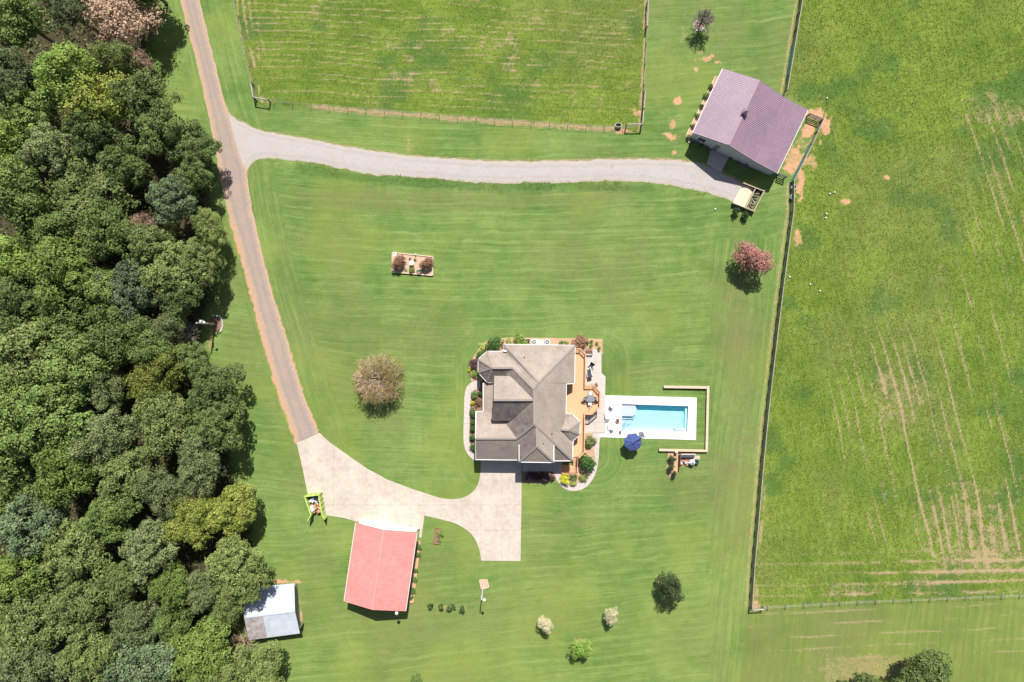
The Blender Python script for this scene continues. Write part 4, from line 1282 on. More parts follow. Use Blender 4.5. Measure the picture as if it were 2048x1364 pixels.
    for p, q in ((R0, B), (A, R1), (R1, R0), (A, TR), (A, TL), (R0, (490, 335, 5.2)), (P, (490, 335, 5.2)), (P, (290, 205, 3.4)), (P, (220, 265, 3.4)), (P, (220, 370, 3.4)), (P, (290, 448, 3.45)),
                 ((198, 885, 5.65), (520, 885, 5.65)), (B, (520, 885, 5.65)), (B, (955, 1057, 3.4)), (D1, D2), (N0, N1), (N1, (540, 1066, 5.4)), (N1, (808, 1070, 5.4)), (Pb, b2), (Pb, b3), (Pb, Q)):
        cap(p, q)
    # white gutters along the eaves
    def gutter(p, q):
        MB().beam(c1(*p) + Vector((0, 0, -.05)), c1(*q) + Vector((0, 0, -.05)), 0.10, 0.12).build('gutter', M_WHITE, t)
    for p, q in ((TL, TR), (TL, (420, 205, 3.4)), ((290, 205, 3.4), (420, 205, 3.4)), ((290, 205, 3.4), (220, 265, 3.4)), ((220, 265, 3.4), (220, 370, 3.4)), ((220, 370, 3.4), (290, 448, 3.45)), ((290, 448, 3.45), (345, 450, 3.45)),
                 ((258, 451, 2.75), (258, 674, 2.75)), ((202, 675, 2.95), (258, 674, 2.95)), ((198, 885, 5.65), (202, 675, 2.95)), ((198, 1047, 3.4), (198, 885, 5.65)), ((198, 1049, 3.4), (540, 1053, 3.4)), ((808, 1059, 3.4), (955, 1059, 3.4)),
                 ((540, 1068, 5.4), (808, 1072, 5.4)), ((538, 1068, 5.4), (538, 932, 5.4)), ((810, 1072, 5.4), (810, 936, 5.4)), ((955, 1057, 3.4), (960, 902, 3.45)), (b4, b3), (b3, b2), (b2, b1), ((903, 695, 4.3), b1), ((908, 460, 4.3), (903, 695, 4.3)),
                 (TR, (970, 455, 3.45)), ((970, 455, 3.45), (908, 460, 4.3))):
        gutter(p, q)
    for x, y, z in ((580, 245, 4.9), (797, 838, 5.8), (730, 918, 6.5)):
        MB().tube(c1(x, y, z - .3), c1(x, y, z + 0.35), 0.07, n=8).build('vent_pipe', M_GREY, t)
    # windows and doors on the walls
    def opening(name, p, q, z0, z1, m, out, trim=True):
        a, b_ = c1(*p, 3.3), c1(*q, 3.3)
        o = Vector((out[0], out[1], 0)) * 0.05
        mid = (z0 + z1) / 2
        w = MB().beam(Vector((a.x, a.y, mid)) + o, Vector((b_.x, b_.y, mid)) + o, 0.12, z1 - z0 + 0.2).build(name, M_WHITE, t)
        MB().beam(Vector((a.x, a.y, mid)).lerp(Vector((b_.x, b_.y, mid)), .05) + o * 2, Vector((b_.x, b_.y, mid)).lerp(Vector((a.x, a.y, mid)), .05) + o * 2, 0.06, z1 - z0).build('pane' if name == 'window' else 'panel', m, w)
    for x0, x1 in ((250, 335), (355, 440), (455, 535)):
        opening('garage_door', (x0, 1029), (x1, 1030), 0.05, 2.3, M_WHITE, (0, -1))
    for x0, x1 in ((600, 660), (700, 760), (840, 890)):
        opening('window', (x0, 1034), (x1, 1035), 1.0, 2.5, M_GLASS, (0, -1))
    for y0, y1 in ((210, 270), (330, 390)):
        opening('window', (954, y0), (952, y1), 2.0, 3.0, M_GLASS, (1, 0))
    opening('glass_door', (888, 480), (887, 600), 1.55, 3.1, M_GLASS, (1, 0))
    opening('window', (996, 780), (993, 835), 2.0, 3.0, M_GLASS, (1, 0))
    for x0, x1 in ((520, 580), (720, 790), (850, 910)):
        opening('window', (x0, 172), (x1, 173), 1.2, 2.6, M_GLASS, (0, 1))
    opening('window', (240, 290), (240, 345), 1.0, 2.5, M_GLASS, (-1, 0))
    opening('front_door', (352, 560), (352, 610), 0.2, 2.4, M_BRICK, (-1, 0))
    for y in (470, 540, 610, 665):
        p = c1(266, y, 2.6)
        MB().tube((p.x, p.y, 0), (p.x, p.y, 2.6), 0.11, n=8).build('porch_column', M_WHITE, t)
    p0, p1 = c1(262, 452, 0.15), c1(352, 690, 0.15)
    MB().box(((p0.x + p1.x) / 2, (p0.y + p1.y) / 2, 0.08), (abs(p1.x - p0.x), abs(p1.y - p0.y), 0.3)).build('porch_floor', M_WALK, t)
    return t
make_house()
# satellite dish on the roof corner
p = c1(430, 190, 4.0)
t = thing('satellite_dish', 'white satellite dish on the top left roof corner', 'dish', (p.x, p.y, 3.45))
MB().tube((0, 0, -.1), (0, 0, .45), .04, n=6).build('mast', M_LGREY, t, local=True)
d = MB().lathe([(0.05, 0.0), (0.22, .05), (.36, .14), (.37, .15), (.22, .075), (.05, .02)], (0, 0, 0), 16).build('dish', M_WHITE, t, local=True)
d.location = (0, 0.02, .5); d.rotation_euler = (R(40), 0, R(-30))
MB().beam((0, 0, .45), (.15, .30, .62), .03, .03).build('arm', M_LGREY, t, local=True)

# ---------------------------------------------------------------- wooden deck
def make_deck():
    z = 1.5
    D = [(950, 184), (1010, 186), (1050, 226), (1047, 468), (1118, 468), (1163, 520), (1160, 636), (1100, 690), (1043, 690), (1040, 985), (1000, 1030), (945, 1030), (945, 715), (880, 700), (880, 445), (948, 440)]
    g = c1(1000, 600)
    t = thing('wooden_deck', 'orange stained wooden deck with railing along the right house wall', 'deck', (g.x, g.y, 0))
    P = [c1(x, y, z) for x, y in D]
    n = len(P)
    b = MB()
    xs = [p.x for p in P]
    x = min(xs) + 0.07
    while x < max(xs):
        ys = []
        for i in range(n):
            a, c = P[i], P[(i + 1) % n]
            if (a.x > x) != (c.x > x):
                ys.append(a.y + (c.y - a.y) * (x - a.x) / (c.x - a.x))
        ys.sort()
        for y0, y1 in zip(ys[::2], ys[1::2]):
            b.box((x, (y0 + y1) / 2, z - 0.02 + rnd.uniform(-.003, .003)), (0.138, y1 - y0, 0.04))
        x += 0.146
    b.build('decking', M_DECK, t, kind='stuff')
    fr = MB()
    for i in range(11):
        fr.beam(P[i] - Vector((0, 0, .17)), P[i + 1] - Vector((0, 0, .17)), 0.05, 0.24)
    fr.build('rim_joist', M_DECKDARK, t)
    for i in (1, 2, 3, 4, 5, 6, 7, 8, 9, 10):
        MB().box((P[i].x - .1, P[i].y, (z - .1) / 2), (.14, .14, z - .1)).build('support_post', M_DECKDARK, t)
    runs = [(0, 1), (1, 2), (2, 3), (3, 4), (4, 5), (5, 6), (6, 7), (7, 8), (8, 9), (9, 10)]
    for a, c in runs:
        A, C = P[a], P[c]
        L = (C - A).length
        m = max(1, round(L / 1.8))
        for k in range(m):
            q = A.lerp(C, k / m)
            MB().box((q.x, q.y, z + 0.5), (0.1, 0.1, 1.04)).build('rail_post', M_DECKDARK, t)
        MB().beam(A + Vector((0, 0, 0.98)), C + Vector((0, 0, 0.98)), 0.14, 0.04).build('top_rail', M_DECKDARK, t)
        MB().beam(A + Vector((0, 0, 0.86)), C + Vector((0, 0, 0.86)), 0.04, 0.09).build('rail', M_DECKDARK, t)
        MB().beam(A + Vector((0, 0, 0.12)), C + Vector((0, 0, 0.12)), 0.04, 0.09).build('rail', M_DECKDARK, t)
        bl = MB()
        k = int(L / 0.14)
        for i in range(1, k):
            q = A.lerp(C, i / k)
            bl.box((q.x, q.y, z + 0.48), (0.035, 0.035, 0.72))
        bl.build('balusters', M_DECKDARK, t, kind='stuff')
    # stairs down to a landing, then left to the front walk
    x0, x1 = c6(1062, 600, 1.2).x, c6(1128, 600, 1.2).x
    ya, yb = c6(1062, 560, 1.4).y, c6(1062, 735, .8).y
    for k in range(6):
        y = ya + (yb - ya) * (k + .5) / 6
        MB().box(((x0 + x1) / 2, y, 1.38 - k * .12), (x1 - x0, abs(yb - ya) / 6 * 0.86, 0.05)).build('step', M_DECK, t)
    for xx in (x0, x1):
        MB().beam((xx, ya, 1.3), (xx, yb, .62), .05, .25).build('stringer', M_DECKDARK, t)
    xl = c6(985, 735, .7).x
    yc = c6(985, 868, .7).y
    lb = MB()
    k = int((x1 - xl) / .146)
    for i in range(k):
        lb.box((xl + (i + .5) * (x1 - xl) / k, (yb + yc) / 2, .66), (.136, abs(yc - yb), .05))
    lb.build('landing', M_DECK, t, kind='stuff')
    x2 = c6(850, 735, .3).x
    for i in range(4):
        MB().box((xl - (i + .5) * (xl - x2) / 4, (yb + yc) / 2, .53 - i * .13), ((xl - x2) / 4 * .88, abs(yc - yb), .05)).build('step', M_DECKDARK, t)
    for a, c in (((x1, ya, 1.5), (x1, yb, .66)), ((x1, yb, .66), (x1, yc, .66)), ((x1, yc, .66), (xl, yc, .66)), ((xl, yc, .66), (x2, yc, .1))):
        a, c = Vector(a), Vector(c)
        MB().beam(a + Vector((0, 0, .95)), c + Vector((0, 0, .95)), .1, .05).build('top_rail', M_DECKDARK, t)
        for q in (a, c):
            MB().box((q.x, q.y, q.z + .45), (.09, .09, 1.0)).build('rail_post', M_DECKDARK, t)
        bl = MB()
        k = max(2, int((c - a).length / .15))
        for i in range(1, k):
            q = a.lerp(c, i / k)
            bl.box((q.x, q.y, q.z + .5), (.035, .035, .85))
        bl.build('balusters', M_DECKDARK, t, kind='stuff')
    for q in ((x1 - .06, yc + .06), (xl, yc + .06), (xl, yb - .06)):
        MB().box((q[0], q[1], .3), (.1, .1, .66)).build('support_post', M_DECKDARK, t)
make_deck()

# ---------------------------------------------------------------- furniture
def chair(name, label, p, rz, frame, seatm, low=False, group=None, z=0.0, arms=True, w=.56):
    t = thing(name, label, 'chair', (p.x, p.y, z), rz, group)
    h = .36 if low else .44
    MB().box((0, 0, h), (w, .54, .07)).build('seat', seatm, t, local=True)
    b = MB()
    b.beam((0, -.26, h), (0, -.42 if low else -.36, h + .55), w, .06)
    b.build('backrest', seatm, t, local=True)
    for sx in (-1, 1):
        for sy in (-1, 1):
            MB().tube((sx * (w / 2 - .02), sy * .25, 0), (sx * (w / 2 - .02), sy * .25, h), .02, n=6).build('leg', frame, t, local=True)
        if arms:
            MB().box((sx * (w / 2 + .03), .0, h + .22), (.07, .56, .035)).build('armrest', frame, t, local=True)
            MB().box((sx * (w / 2 + .03), .24, (h + .22) / 2), (.035, .035, h + .22)).build('arm_post', frame, t, local=True)
    return t
def table(name, label, p, w, d, h, m, z=0.0, rz=0.0, legm=None):
    t = thing(name, label, 'table', (p.x, p.y, z), rz)
    MB().box((0, 0, h), (w, d, .05)).build('table_top', m, t, local=True)
    for sx in (-1, 1):
        for sy in (-1, 1):
            MB().box((sx * (w / 2 - .06), sy * (d / 2 - .06), h / 2 - .02), (.05, .05, h - .03)).build('leg', legm or m, t, local=True)
    return t
Z = 1.505
table('dining_table', 'dark square dining table in the deck bay', c1(1094, 572, 2.2), .95, .95, .72, M_GREY, Z, 0, M_DARK)
chair('dining_chair', 'dark dining chair left of the deck table', c1(1058, 578, 1.9), R(-90), M_DARK, M_GREY, z=Z)
chair('dining_chair', 'dark dining chair right of the deck table', c1(1128, 578, 1.9), R(90), M_DARK, M_GREY, z=Z)
chair('dining_chair', 'pale dining chair above the deck table', c1(1094, 538, 1.9), R(180), M_DARK, M_WHITE, z=Z)
chair('dining_chair', 'white cushioned dining chair below the deck table', c1(1090, 610, 1.9), 0, M_DARK, M_WHITE, z=Z)
chair('patio_chair', 'charcoal patio armchair with white frame, upper of two', c1(1101, 316, .4), R(150), M_WHITE, M_CLOTHDK, True, z=.07, w=.68)
chair('patio_chair', 'charcoal patio armchair with white frame, lower of two', c1(1085, 384, .4), R(18), M_WHITE, M_CLOTHDK, True, z=.07, w=.68)
p = c1(1088, 345, .4)
table('side_table', 'small white side table between the patio armchairs', p, .5, .5, .42, M_WHITE, .07, R(20))
shrub('potted_plant', 'little green potted plant on the patio side table', 900 + 1088 / 3.897, 650 + 345 / 3.897, 6, .35, 'tuft', 'green', None, 'plant', .52)
# garden bench at the top of the patio
p = c1(1080, 205, .4)
t = thing('garden_bench', 'brown slatted bench with pale frame at the top of the patio', 'bench', (p.x, p.y, .07))
for i in range(4):
    MB().box((0, .08 + .11 * i - .05, .45), (1.25, .09, .035)).build('seat_slat', M_TIMBERB, t, local=True)
for i in range(3):
    MB().box((0, -.17 - .02 * i, .6 + .13 * i), (1.25, .03, .1)).build('back_slat', M_TIMBERB, t, local=True)
for sx in (-1, 1):
    for sy in (-.15, .36):
        MB().box((sx * .6, sy, .22), (.06, .06, .45)).build('leg', M_LGREY, t, local=True)
    MB().box((sx * .6, -.2, .65), (.06, .06, .55)).build('back_post', M_LGREY, t, local=True)
    MB().box((sx * .6, .1, .66), (.07, .6, .05)).build('armrest', M_LGREY, t, local=True)
def plank_chair(label, p, rz):
    t = thing('plank_chair', label, 'chair', (p.x, p.y, .075), rz)
    for i in range(5):
        MB().box((-.24 + .12 * i, .0, .36), (.1, .56, .03)).build('seat_slat', M_WHITE, t, local=True)
        MB().beam((-.24 + .12 * i, -.26, .34), (-.24 + .12 * i, -.52, 1.02 - .03 * abs(i - 2)), .1, .03).build('back_slat', M_WHITE, t, local=True)
    for s in (-1, 1):
        MB().box((s * .38, .0, .58), (.14, .78, .03)).build('armrest', M_WHITE, t, local=True)
        MB().box((s * .34, .3, .28), (.04, .1, .58)).build('leg', M_WHITE, t, local=True)
        MB().beam((s * .34, .3, .3), (s * .34, -.45, .06), .04, .12).build('leg', M_WHITE, t, local=True)
plank_chair('white plank armchair on the pool deck, middle of the three seats', c2(407, 725, .4), R(0))
plank_chair('white plank armchair on the pool deck, lowest of the three seats', c2(432, 815, .4), R(30))
chair('sling_chair', 'white sling chair with grey frame at the upper left of the pool deck', c2(444, 635, .4), R(-35), M_GREY, M_WHITE, True, z=.075, w=.62)
for X, Y, r, lab in ((487, 768, .27, 'larger brown plant pot on the white pool deck'), (510, 864, .17, 'smaller brown plant pot on the white pool deck')):
    p = c2(X, Y)
    t = thing('plant_pot', lab, 'pot', (p.x, p.y, .075))
    MB().lathe([(r * .65, 0), (r, .38), (r * 1.08, .38), (r * 1.08, .44), (r * .9, .44), (r * .88, .36)], (0, 0, 0), 14).build('pot', M_TERRA, t, local=True)
    use('plant', SHRUBS['tuft'][0], LEAF['rust'], t, (0, 0, .46), (r * .8, r * .8, .16))

# cantilever umbrella
def umbrella():
    c = c2(622, 955, 2.45)
    base = c2(694, 888, .1)
    t = thing('umbrella', 'navy blue eight-sided cantilever umbrella at the pool edge', 'umbrella', (base.x, base.y, .075))
    b = MB()
    for i in range(4):
        a = i * math.pi / 2 + .25
        MB().box((base.x + .27 * math.cos(a + .78), base.y + .27 * math.sin(a + .78), .14), (.37, .37, .12), .25).build('base_weight', M_GREY, t)
    MB().tube((base.x, base.y, .1), (base.x, base.y, 2.75), .05, .045, 10).build('pole', M_DARK, t)
    top = Vector((c.x, c.y, 2.95))
    MB().beam((base.x, base.y, 2.65), top + Vector((0, 0, .06)), .07, .07).build('arm', M_DARK, t)
    rad, n = 1.36, 8
    for i in range(n):
        a0 = math.pi / 8 + .12 + i * math.pi / 4
        a1 = a0 + math.pi / 4
        e0 = Vector((c.x + rad * math.cos(a0), c.y + rad * math.sin(a0), 2.35))
        e1 = Vector((c.x + rad * math.cos(a1), c.y + rad * math.sin(a1), 2.35))
        em = (e0 + e1) / 2 + Vector((c.x - (e0.x + e1.x) / 2, c.y - (e0.y + e1.y) / 2, 0)) * .04
        ap = Vector((c.x, c.y, 2.88))
        m0, m1 = e0.lerp(ap, .5) + Vector((0, 0, .05)), e1.lerp(ap, .5) + Vector((0, 0, .05))
        mm = em.lerp(ap, .5)
        dn = Vector((0, 0, -.012))
        vs = [ap, m0, mm, m1, e0, em, e1]
        MB().add(vs + [v + dn for v in vs], [(0, 1, 2), (0, 2, 3), (1, 4, 5, 2), (2, 5, 6, 3), (9, 8, 7), (10, 9, 7), (9, 12, 11, 8), (10, 13, 12, 9), (4, 11, 12, 5), (5, 12, 13, 6)]).build('canopy_panel', M_NAVY, t)
        MB().beam(e0 - Vector((0, 0, .03)), ap - Vector((0, 0, .03)), .025, .03).build('rib', M_DARK, t)
    MB().lathe([(.30, 0), (.2, .06), (.05, .12), (.02, .2)], (c.x, c.y, 2.86), 8).build('vent_cap', M_NAVY, t)
umbrella()

# ---------------------------------------------------------------- retaining wall and pool equipment
def timber_wall(runs, label, h):
    g = c2(*runs[0][0])
    t = thing('retaining_wall', label, 'wall', (g.x, g.y, 0))
    for (a, b, w) in runs:
        A, B = c2(*a, h), c2(*b, h)
        n = max(1, round((B - A).length / 2.4))
        for k in range(n):
            p, q = A.lerp(B, k / n), A.lerp(B, (k + 1) / n)
            d = (q - p).normalized() * .008
            MB().beam(p + d + Vector((0, 0, -.025)), q - d + Vector((0, 0, -.025)), w, .05).build('cap_plank', M_TIMBER, t)
            for j in range(2):
                zz = (h - .06) * (j + .5) / 2
                p0, q0 = Vector((p.x, p.y, zz)), Vector((q.x, q.y, zz))
                MB().beam(p0 + d, q0 - d, w * .55, (h - .06) / 2 - .01).build('timber', M_TIMBERB, t)
timber_wall([((885, 484), (1252, 490), .38), ((1264, 476), (1250, 1040), .36), ((845, 1022), (1240, 1030), .36)], 'pale timber retaining wall on three sides of the pool lawn', .5)
g = c8(820, 480)
t = thing('equipment_screen', 'red-brown board screen beside the pool pumps', 'screen', (g.x, g.y, 0))
for i in range(7):
    a, b = c8(815, 262, .0).lerp(c8(800, 725, .0), i / 7), c8(815, 262, .0).lerp(c8(800, 725, .0), (i + .93) / 7)
    MB().beam(a + Vector((0, 0, .55)), b + Vector((0, 0, .55)), .05, 1.1).build('board', M_TIMBERB, t)
for q in ((815, 262), (800, 725)):
    a = c8(*q)
    MB().box((a.x + .08, a.y, .58), (.1, .1, 1.16)).build('post', M_TIMBERB, t)
a = c8(740, 252, .9)
MB().box((a.x, a.y, .45), (.4, .16, .9)).build('post', M_TIMBER, t)
g = c8(1070, 560)
MB().prism([c8(840, 260).xy, c8(1380, 265).xy, c8(1370, 690).xy, c8(830, 700).xy], -.02, .07).build('equipment_pad', M_TERRA, label='reddish pad under the pool pumps', cat='pad')
t = thing('sand_filter', 'white domed round pool filter tank', 'filter', c8(1230, 570, .0) + Vector((0, 0, .07)))
MB().lathe([(.36, 0), (.42, .1), (.42, .65), (.36, .82), (.2, .92), (.12, .94)], (0, 0, 0), 20).build('tank', M_WHITE, t, local=True, smooth=True)
MB().lathe([(.19, .9), (.19, 1.0), (.1, 1.06)], (0, 0, 0), 12).build('valve', M_GREY, t, local=True)
MB().tube((-.1, 0, 1.0), (-.75, .02, .85), .05, n=8).build('pipe', M_WHITE, t, local=True)
MB().tube((-.75, .02, .85), (-.75, .02, .1), .05, n=8).build('pipe', M_WHITE, t, local=True)
t = thing('pool_pump', 'black pool pump with pale strainer beside the filter', 'pump', c8(960, 590) + Vector((0, 0, .07)))
MB().tube((-.25, 0, .2), (.2, 0, .2), .14, n=12).build('motor', M_DARK, t, local=True)
MB().lathe([(.13, 0), (.15, .3), (.17, .32), (.14, .38)], (.28, 0, 0), 12).build('strainer', M_LGREY, t, local=True)
MB().box((-.02, 0, .04), (.6, .25, .08)).build('foot', M_GREY, t, local=True)
t = thing('chlorinator', 'small white canister left of the pool pump', 'canister', c8(885, 610) + Vector((0, 0, .07)))
MB().lathe([(.13, 0), (.13, .3), (.15, .31), (.15, .38), (.05, .42)], (0, 0, 0), 12).build('canister', M_WHITE, t, local=True)
t = thing('pool_cover_roller', 'dark rolled pool cover with pale tube by the wall', 'cover roller', c8(1060, 370) + Vector((0, 0, .07)))
MB().tube((-1.1, 0, .35), (1.1, 0, .35), .26, n=12).build('roll', M_CLOTHDK, t, local=True)
MB().tube((-1.2, .3, .55), (1.25, .3, .55), .05, n=8).build('tube', M_LGREY, t, local=True)
for s in (-1, 1):
    MB().box((s * 1.05, .1, .25), (.06, .6, .5)).build('stand', M_WHITE, t, local=True)
t = thing('crate', 'low tan wooden box right of the pool equipment', 'crate', c8(1390, 420))
for i in range(4):
    MB().box((0, -.24 + .16 * i, .42), (1.0, .14, .04)).build('slat', M_TIMBER, t, local=True)
for sx in (-1, 1):
    MB().box((sx * .46, 0, .2), (.05, .6, .42)).build('side', M_TIMBERB, t, local=True)
t = thing('pool_heater', 'dark low square unit at the far right of the pool equipment', 'heater', c8(1400, 545))
MB().box((0, 0, .3), (.55, .7, .6)).build('case', M_GREENMETAL, t, local=True)
MB().lathe([(.2, .6), (.2, .63), (.05, .64)], (0, 0, 0), 12).build('fan_grille', M_DARK, t, local=True)

# air conditioners and window well by the top wall
g = c1(705, 130)
MB().box((g.x, g.y - .1, .03), (2.9, .95, .10)).build('equipment_pad', M_WALK, label='pale pad under the air conditioners at the top wall', cat='pad')
for X, lab in ((655, 'grey air conditioner at the top wall, left of two'), (757, 'grey air conditioner at the top wall, right of two')):
    g = c1(X, 132, .5)
    t = thing('air_conditioner', lab, 'air conditioner', (g.x, g.y, .08))
    MB().box((0, 0, .4), (.75, .75, .8)).build('case', M_LGREY, t, local=True)
    MB().lathe([(.30, .8), (.30, .84), (.27, .84), (.27, .81), (.05, .81)], (0, 0, 0), 18).build('fan_grille', M_DARK, t, local=True)
    b = MB()
    for k in range(4):
        b.box((.13 * math.cos(k * 1.57 + .4), .13 * math.sin(k * 1.57 + .4), .83), (.22, .09, .02), k * 1.57 + .4)
    b.build('fan_blade', M_LGREY, t, local=True)
g = c1(605, 128)
t = thing('window_well', 'dark square window well at the top wall', 'window well', (g.x, g.y, 0))
for dx, dy, sx, sy in ((-.28, 0, .05, .7), (.28, 0, .05, .7), (0, .33, .6, .05)):
    MB().box((dx, dy, .1), (sx, sy, .2)).build('rim', M_GREY, t, local=True)
MB().box((0, 0, .05), (.52, .62, .03)).build('grate', M_DARK, t, local=True)

# ---------------------------------------------------------------- barns
def ribbed(parent, e0, e1, r0, r1, m, n, t=0.06, name='roof', rib=0.045, label=None):
    """metal roof plane between an eave (e0-e1) and a ridge (r0-r1) with standing ribs"""
    e0, e1, r0, r1 = map(Vector, (e0, e1, r0, r1))
    o = MB().slab([e0, e1, r1, r0], t).build(name, m, parent)
    if label: o['label'] = label
    b = MB()
    for i in range(n + 1):
        k = i / n
        b.beam(e0.lerp(e1, k) + Vector((0, 0, rib * .4)), r0.lerp(r1, k) + Vector((0, 0, rib * .4)), .055, rib)
    b.build('rib', m, o, kind='stuff')
    return o
def inset(pts, d):
    c = sum((Vector((p[0], p[1])) for p in pts), Vector((0, 0))) / len(pts)
    out = []
    for p in pts:
        v = Vector((p[0], p[1])) - c
        out.append((c + v * (1 - d / v.length)))
    return out
def purple_barn():
    g = c3(560, 560)
    t = thing('barn', 'purple metal roofed barn with a small cupola near the fence', 'barn', (g.x, g.y, 0))
    ze, zr, zs, zo = 3.3, 5.1, 3.75, 2.9
    TL, RT, ST, TR = c3(410, 106, ze), c3(693, 195, zr), c3(905, 340, zs), c3(1075, 428, zo)
    BL, RB, SB, BR = c3(178, 605, ze), c3(455, 700, zr), c3(665, 830, zs), c3(836, 922, zo)
    ribbed(t, BL, TL, RB, RT, M_PURPLE, 40, rib=.038)
    ribbed(t, SB, ST, RB, RT, M_PURPLE, 40, rib=.038)
    ribbed(t, BR, TR, SB, ST, M_PURPLE, 40, rib=.038)
    MB().beam(RB + Vector((0, 0, .04)), RT + Vector((0, 0, .04)), .32, .06).build('ridge_cap', M_PURPLE, t)
    MB().beam(SB, ST, .05, .03).build('seam', M_PURPLE, t)
    for a, b in ((BL, TL), (BR, TR)):
        MB().beam(a - Vector((0, 0, .08)), b - Vector((0, 0, .08)), .13, .14).build('gutter', M_WHITE, t)
    for a, b in ((BL, RB), (RB, SB), (SB, BR), (TL, RT), (RT, ST), (ST, TR)):
        MB().beam(a - Vector((0, 0, .12)), b - Vector((0, 0, .12)), .05, .16).build('rake_trim', M_PURPLE, t)
    # walls under the three roof slopes
    d = (TL - BL).normalized()
    d.z = 0
    s = (BR - BL); s.z = 0; s.normalize()
    f = [BL + d * .35 + s * .25, BR + d * .35 - s * .2, TR - d * .35 - s * .2, TL - d * .35 + s * .25]
    def wall(bl, br, tr, tl, z):
        return [(p.x, p.y) for p in (bl, br, tr, tl)]
    rb, rt, sb, st = RB + d * .35, RT - d * .35, SB + d * .35, ST - d * .35
    b = MB()
    lo = [Vector((p.x, p.y, -.05)) for p in (f[0], rb, sb, f[1], f[2], st, rt, f[3])]
    hi = [Vector((p.x, p.y, p.z - .12)) for p in (f[0], rb, sb, f[1], f[2], st, rt, f[3])]
    n = 8
    b.add(lo + hi, [(i, (i + 1) % n, n + (i + 1) % n, n + i) for i in range(n)])
    b.build('wall', M_GREYWALL, t)
    # doors on the front gable
    def on_front(k0, k1, z0, z1, name, m, proud=.05):
        a, c = f[0].copy(), f[1].copy()
        p, q = a.lerp(c, k0), a.lerp(c, k1)
        p.z = q.z = (z0 + z1) / 2
        o = -d * proud
        w = MB().beam(p + o, q + o, .08, z1 - z0).build(name, M_WHITE, t)
        for j in range(3):
            zz = z0 + (z1 - z0) * (j + .5) / 3
            pp, qq = p.lerp(q, .07), q.lerp(p, .07)
            pp.z = qq.z = zz
            MB().beam(pp + o * 1.9, qq + o * 1.9, .04, (z1 - z0) / 3 - .09).build('panel', m, w)
    on_front(.27, .40, .05, 2.4, 'door', M_GREY)
    on_front(.41, .54, .05, 2.4, 'door', M_GREY)
    on_front(.64, .74, 1.0, 2.1, 'window', M_GLASS)
    on_front(.07, .17, 1.0, 2.1, 'window', M_GLASS)
    # cupola
    c = c3(577, 452, 5.0)
    cu = MB().box((c.x, c.y, 5.2), (.72, .72, .75), math.atan2(d.y, d.x)).build('cupola', M_WHITE, t)
    a0 = math.atan2(d.y, d.x)
    b = MB()
    cs = [Vector((c.x + .55 * math.cos(a0 + math.pi / 4 + i * math.pi / 2), c.y + .55 * math.sin(a0 + math.pi / 4 + i * math.pi / 2), 5.55)) * 1 for i in range(4)]
    cs = [Vector((c.x + (q.x - c.x) * 1.12, c.y + (q.y - c.y) * 1.12, 5.55)) for q in cs]
    b.add(cs + [Vector((c.x, c.y, 6.1))], [(0, 1, 4), (1, 2, 4), (2, 3, 4), (3, 0, 4), (3, 2, 1, 0)])
    b.build('cupola_roof', M_PURPLE, cu)
    for i in range(4):
        a = a0 + i * math.pi / 2
        b = MB()
        for k in range(4):
            b.box((c.x + .365 * math.cos(a), c.y + .365 * math.sin(a), 5.0 + k * .13), (.03, .5, .06), a)
        b.build('louver', M_DARK, cu)
    return d, s
BD, BS = purple_barn()
# narrow planted bed along the barn's left wall
def edged_bed(name, label, pts, h, w, m, fill, cat='garden bed', closed=True):
    g = pts[0]
    t = thing(name, label, cat, (g.x, g.y, 0))
    q = pts + [pts[0]] if closed else pts
    for a, b in zip(q[:-1], q[1:]):
        MB().beam(Vector((a.x, a.y, h / 2)), Vector((b.x, b.y, h / 2)), w, h).build('edging_board', m, t)
    MB().prism([(p.x, p.y) for p in pts], -.03, h * .55).build('soil', fill, t)
    return t
edged_bed('garden_bed', 'narrow timber-edged bed along the left wall of the purple roofed barn', [c3(350, 170), c3(385, 185), c3(172, 660), c3(150, 690), c3(122, 640), c3(135, 605)], .18, .12, M_TIMBER, M_MULCH)
for i, (X, Y, d) in enumerate(((318, 245, 11), (285, 315, 13), (248, 400, 9), (214, 470, 10), (178, 550, 9), (150, 640, 12))):
    shrub('shrub', f'dark bush in the barn side bed, {ORD[i]} from the top', 1340 + X / 3.897, 110 + Y / 3.897, d, .8, 'loose', 'dark')
edged_bed('garden_bed', 'shaded bed left of the purple barn doors', [c3(165, 660), c3(185, 620), c3(330, 700), c3(318, 745)], .15, .1, M_TIMBERG, M_MULCHDK)
edged_bed('garden_bed', 'shaded bed right of the purple barn doors', [c3(470, 775), c3(490, 755), c3(635, 835), c3(610, 890), c3(575, 885)], .15, .1, M_TIMBERG, M_MULCHDK)
for X, Y, lab in ((205, 670, 'purple flowering pot plant at the left barn front corner'), (593, 852, 'purple flowering pot plant right of the barn doors')):
    p = c3(X, Y)
    t = thing('flower_pot', lab, 'flower pot', (p.x, p.y, .08))
    MB().lathe([(.2, 0), (.32, .4), (.35, .42), (.35, .48), (.28, .46)], (0, 0, 0), 14).build('pot', M_DARK, t, local=True)
    use('flowers', SHRUBS['tuft'][1], leaf_mat('violet_flowers', (.16, .10, .26), (.55, .42, .70), .1), t, (0, 0, .52), (.36, .36, .25))
for i, (X, Y) in enumerate(((245, 705), (285, 722), (480, 800), (530, 835))):
    shrub('shrub', f'small dark plant in the shaded barn front beds, {ORD[i]} from the left', 1340 + X / 3.897, 110 + Y / 3.897, 8, .5, 'tuft', 'dark')

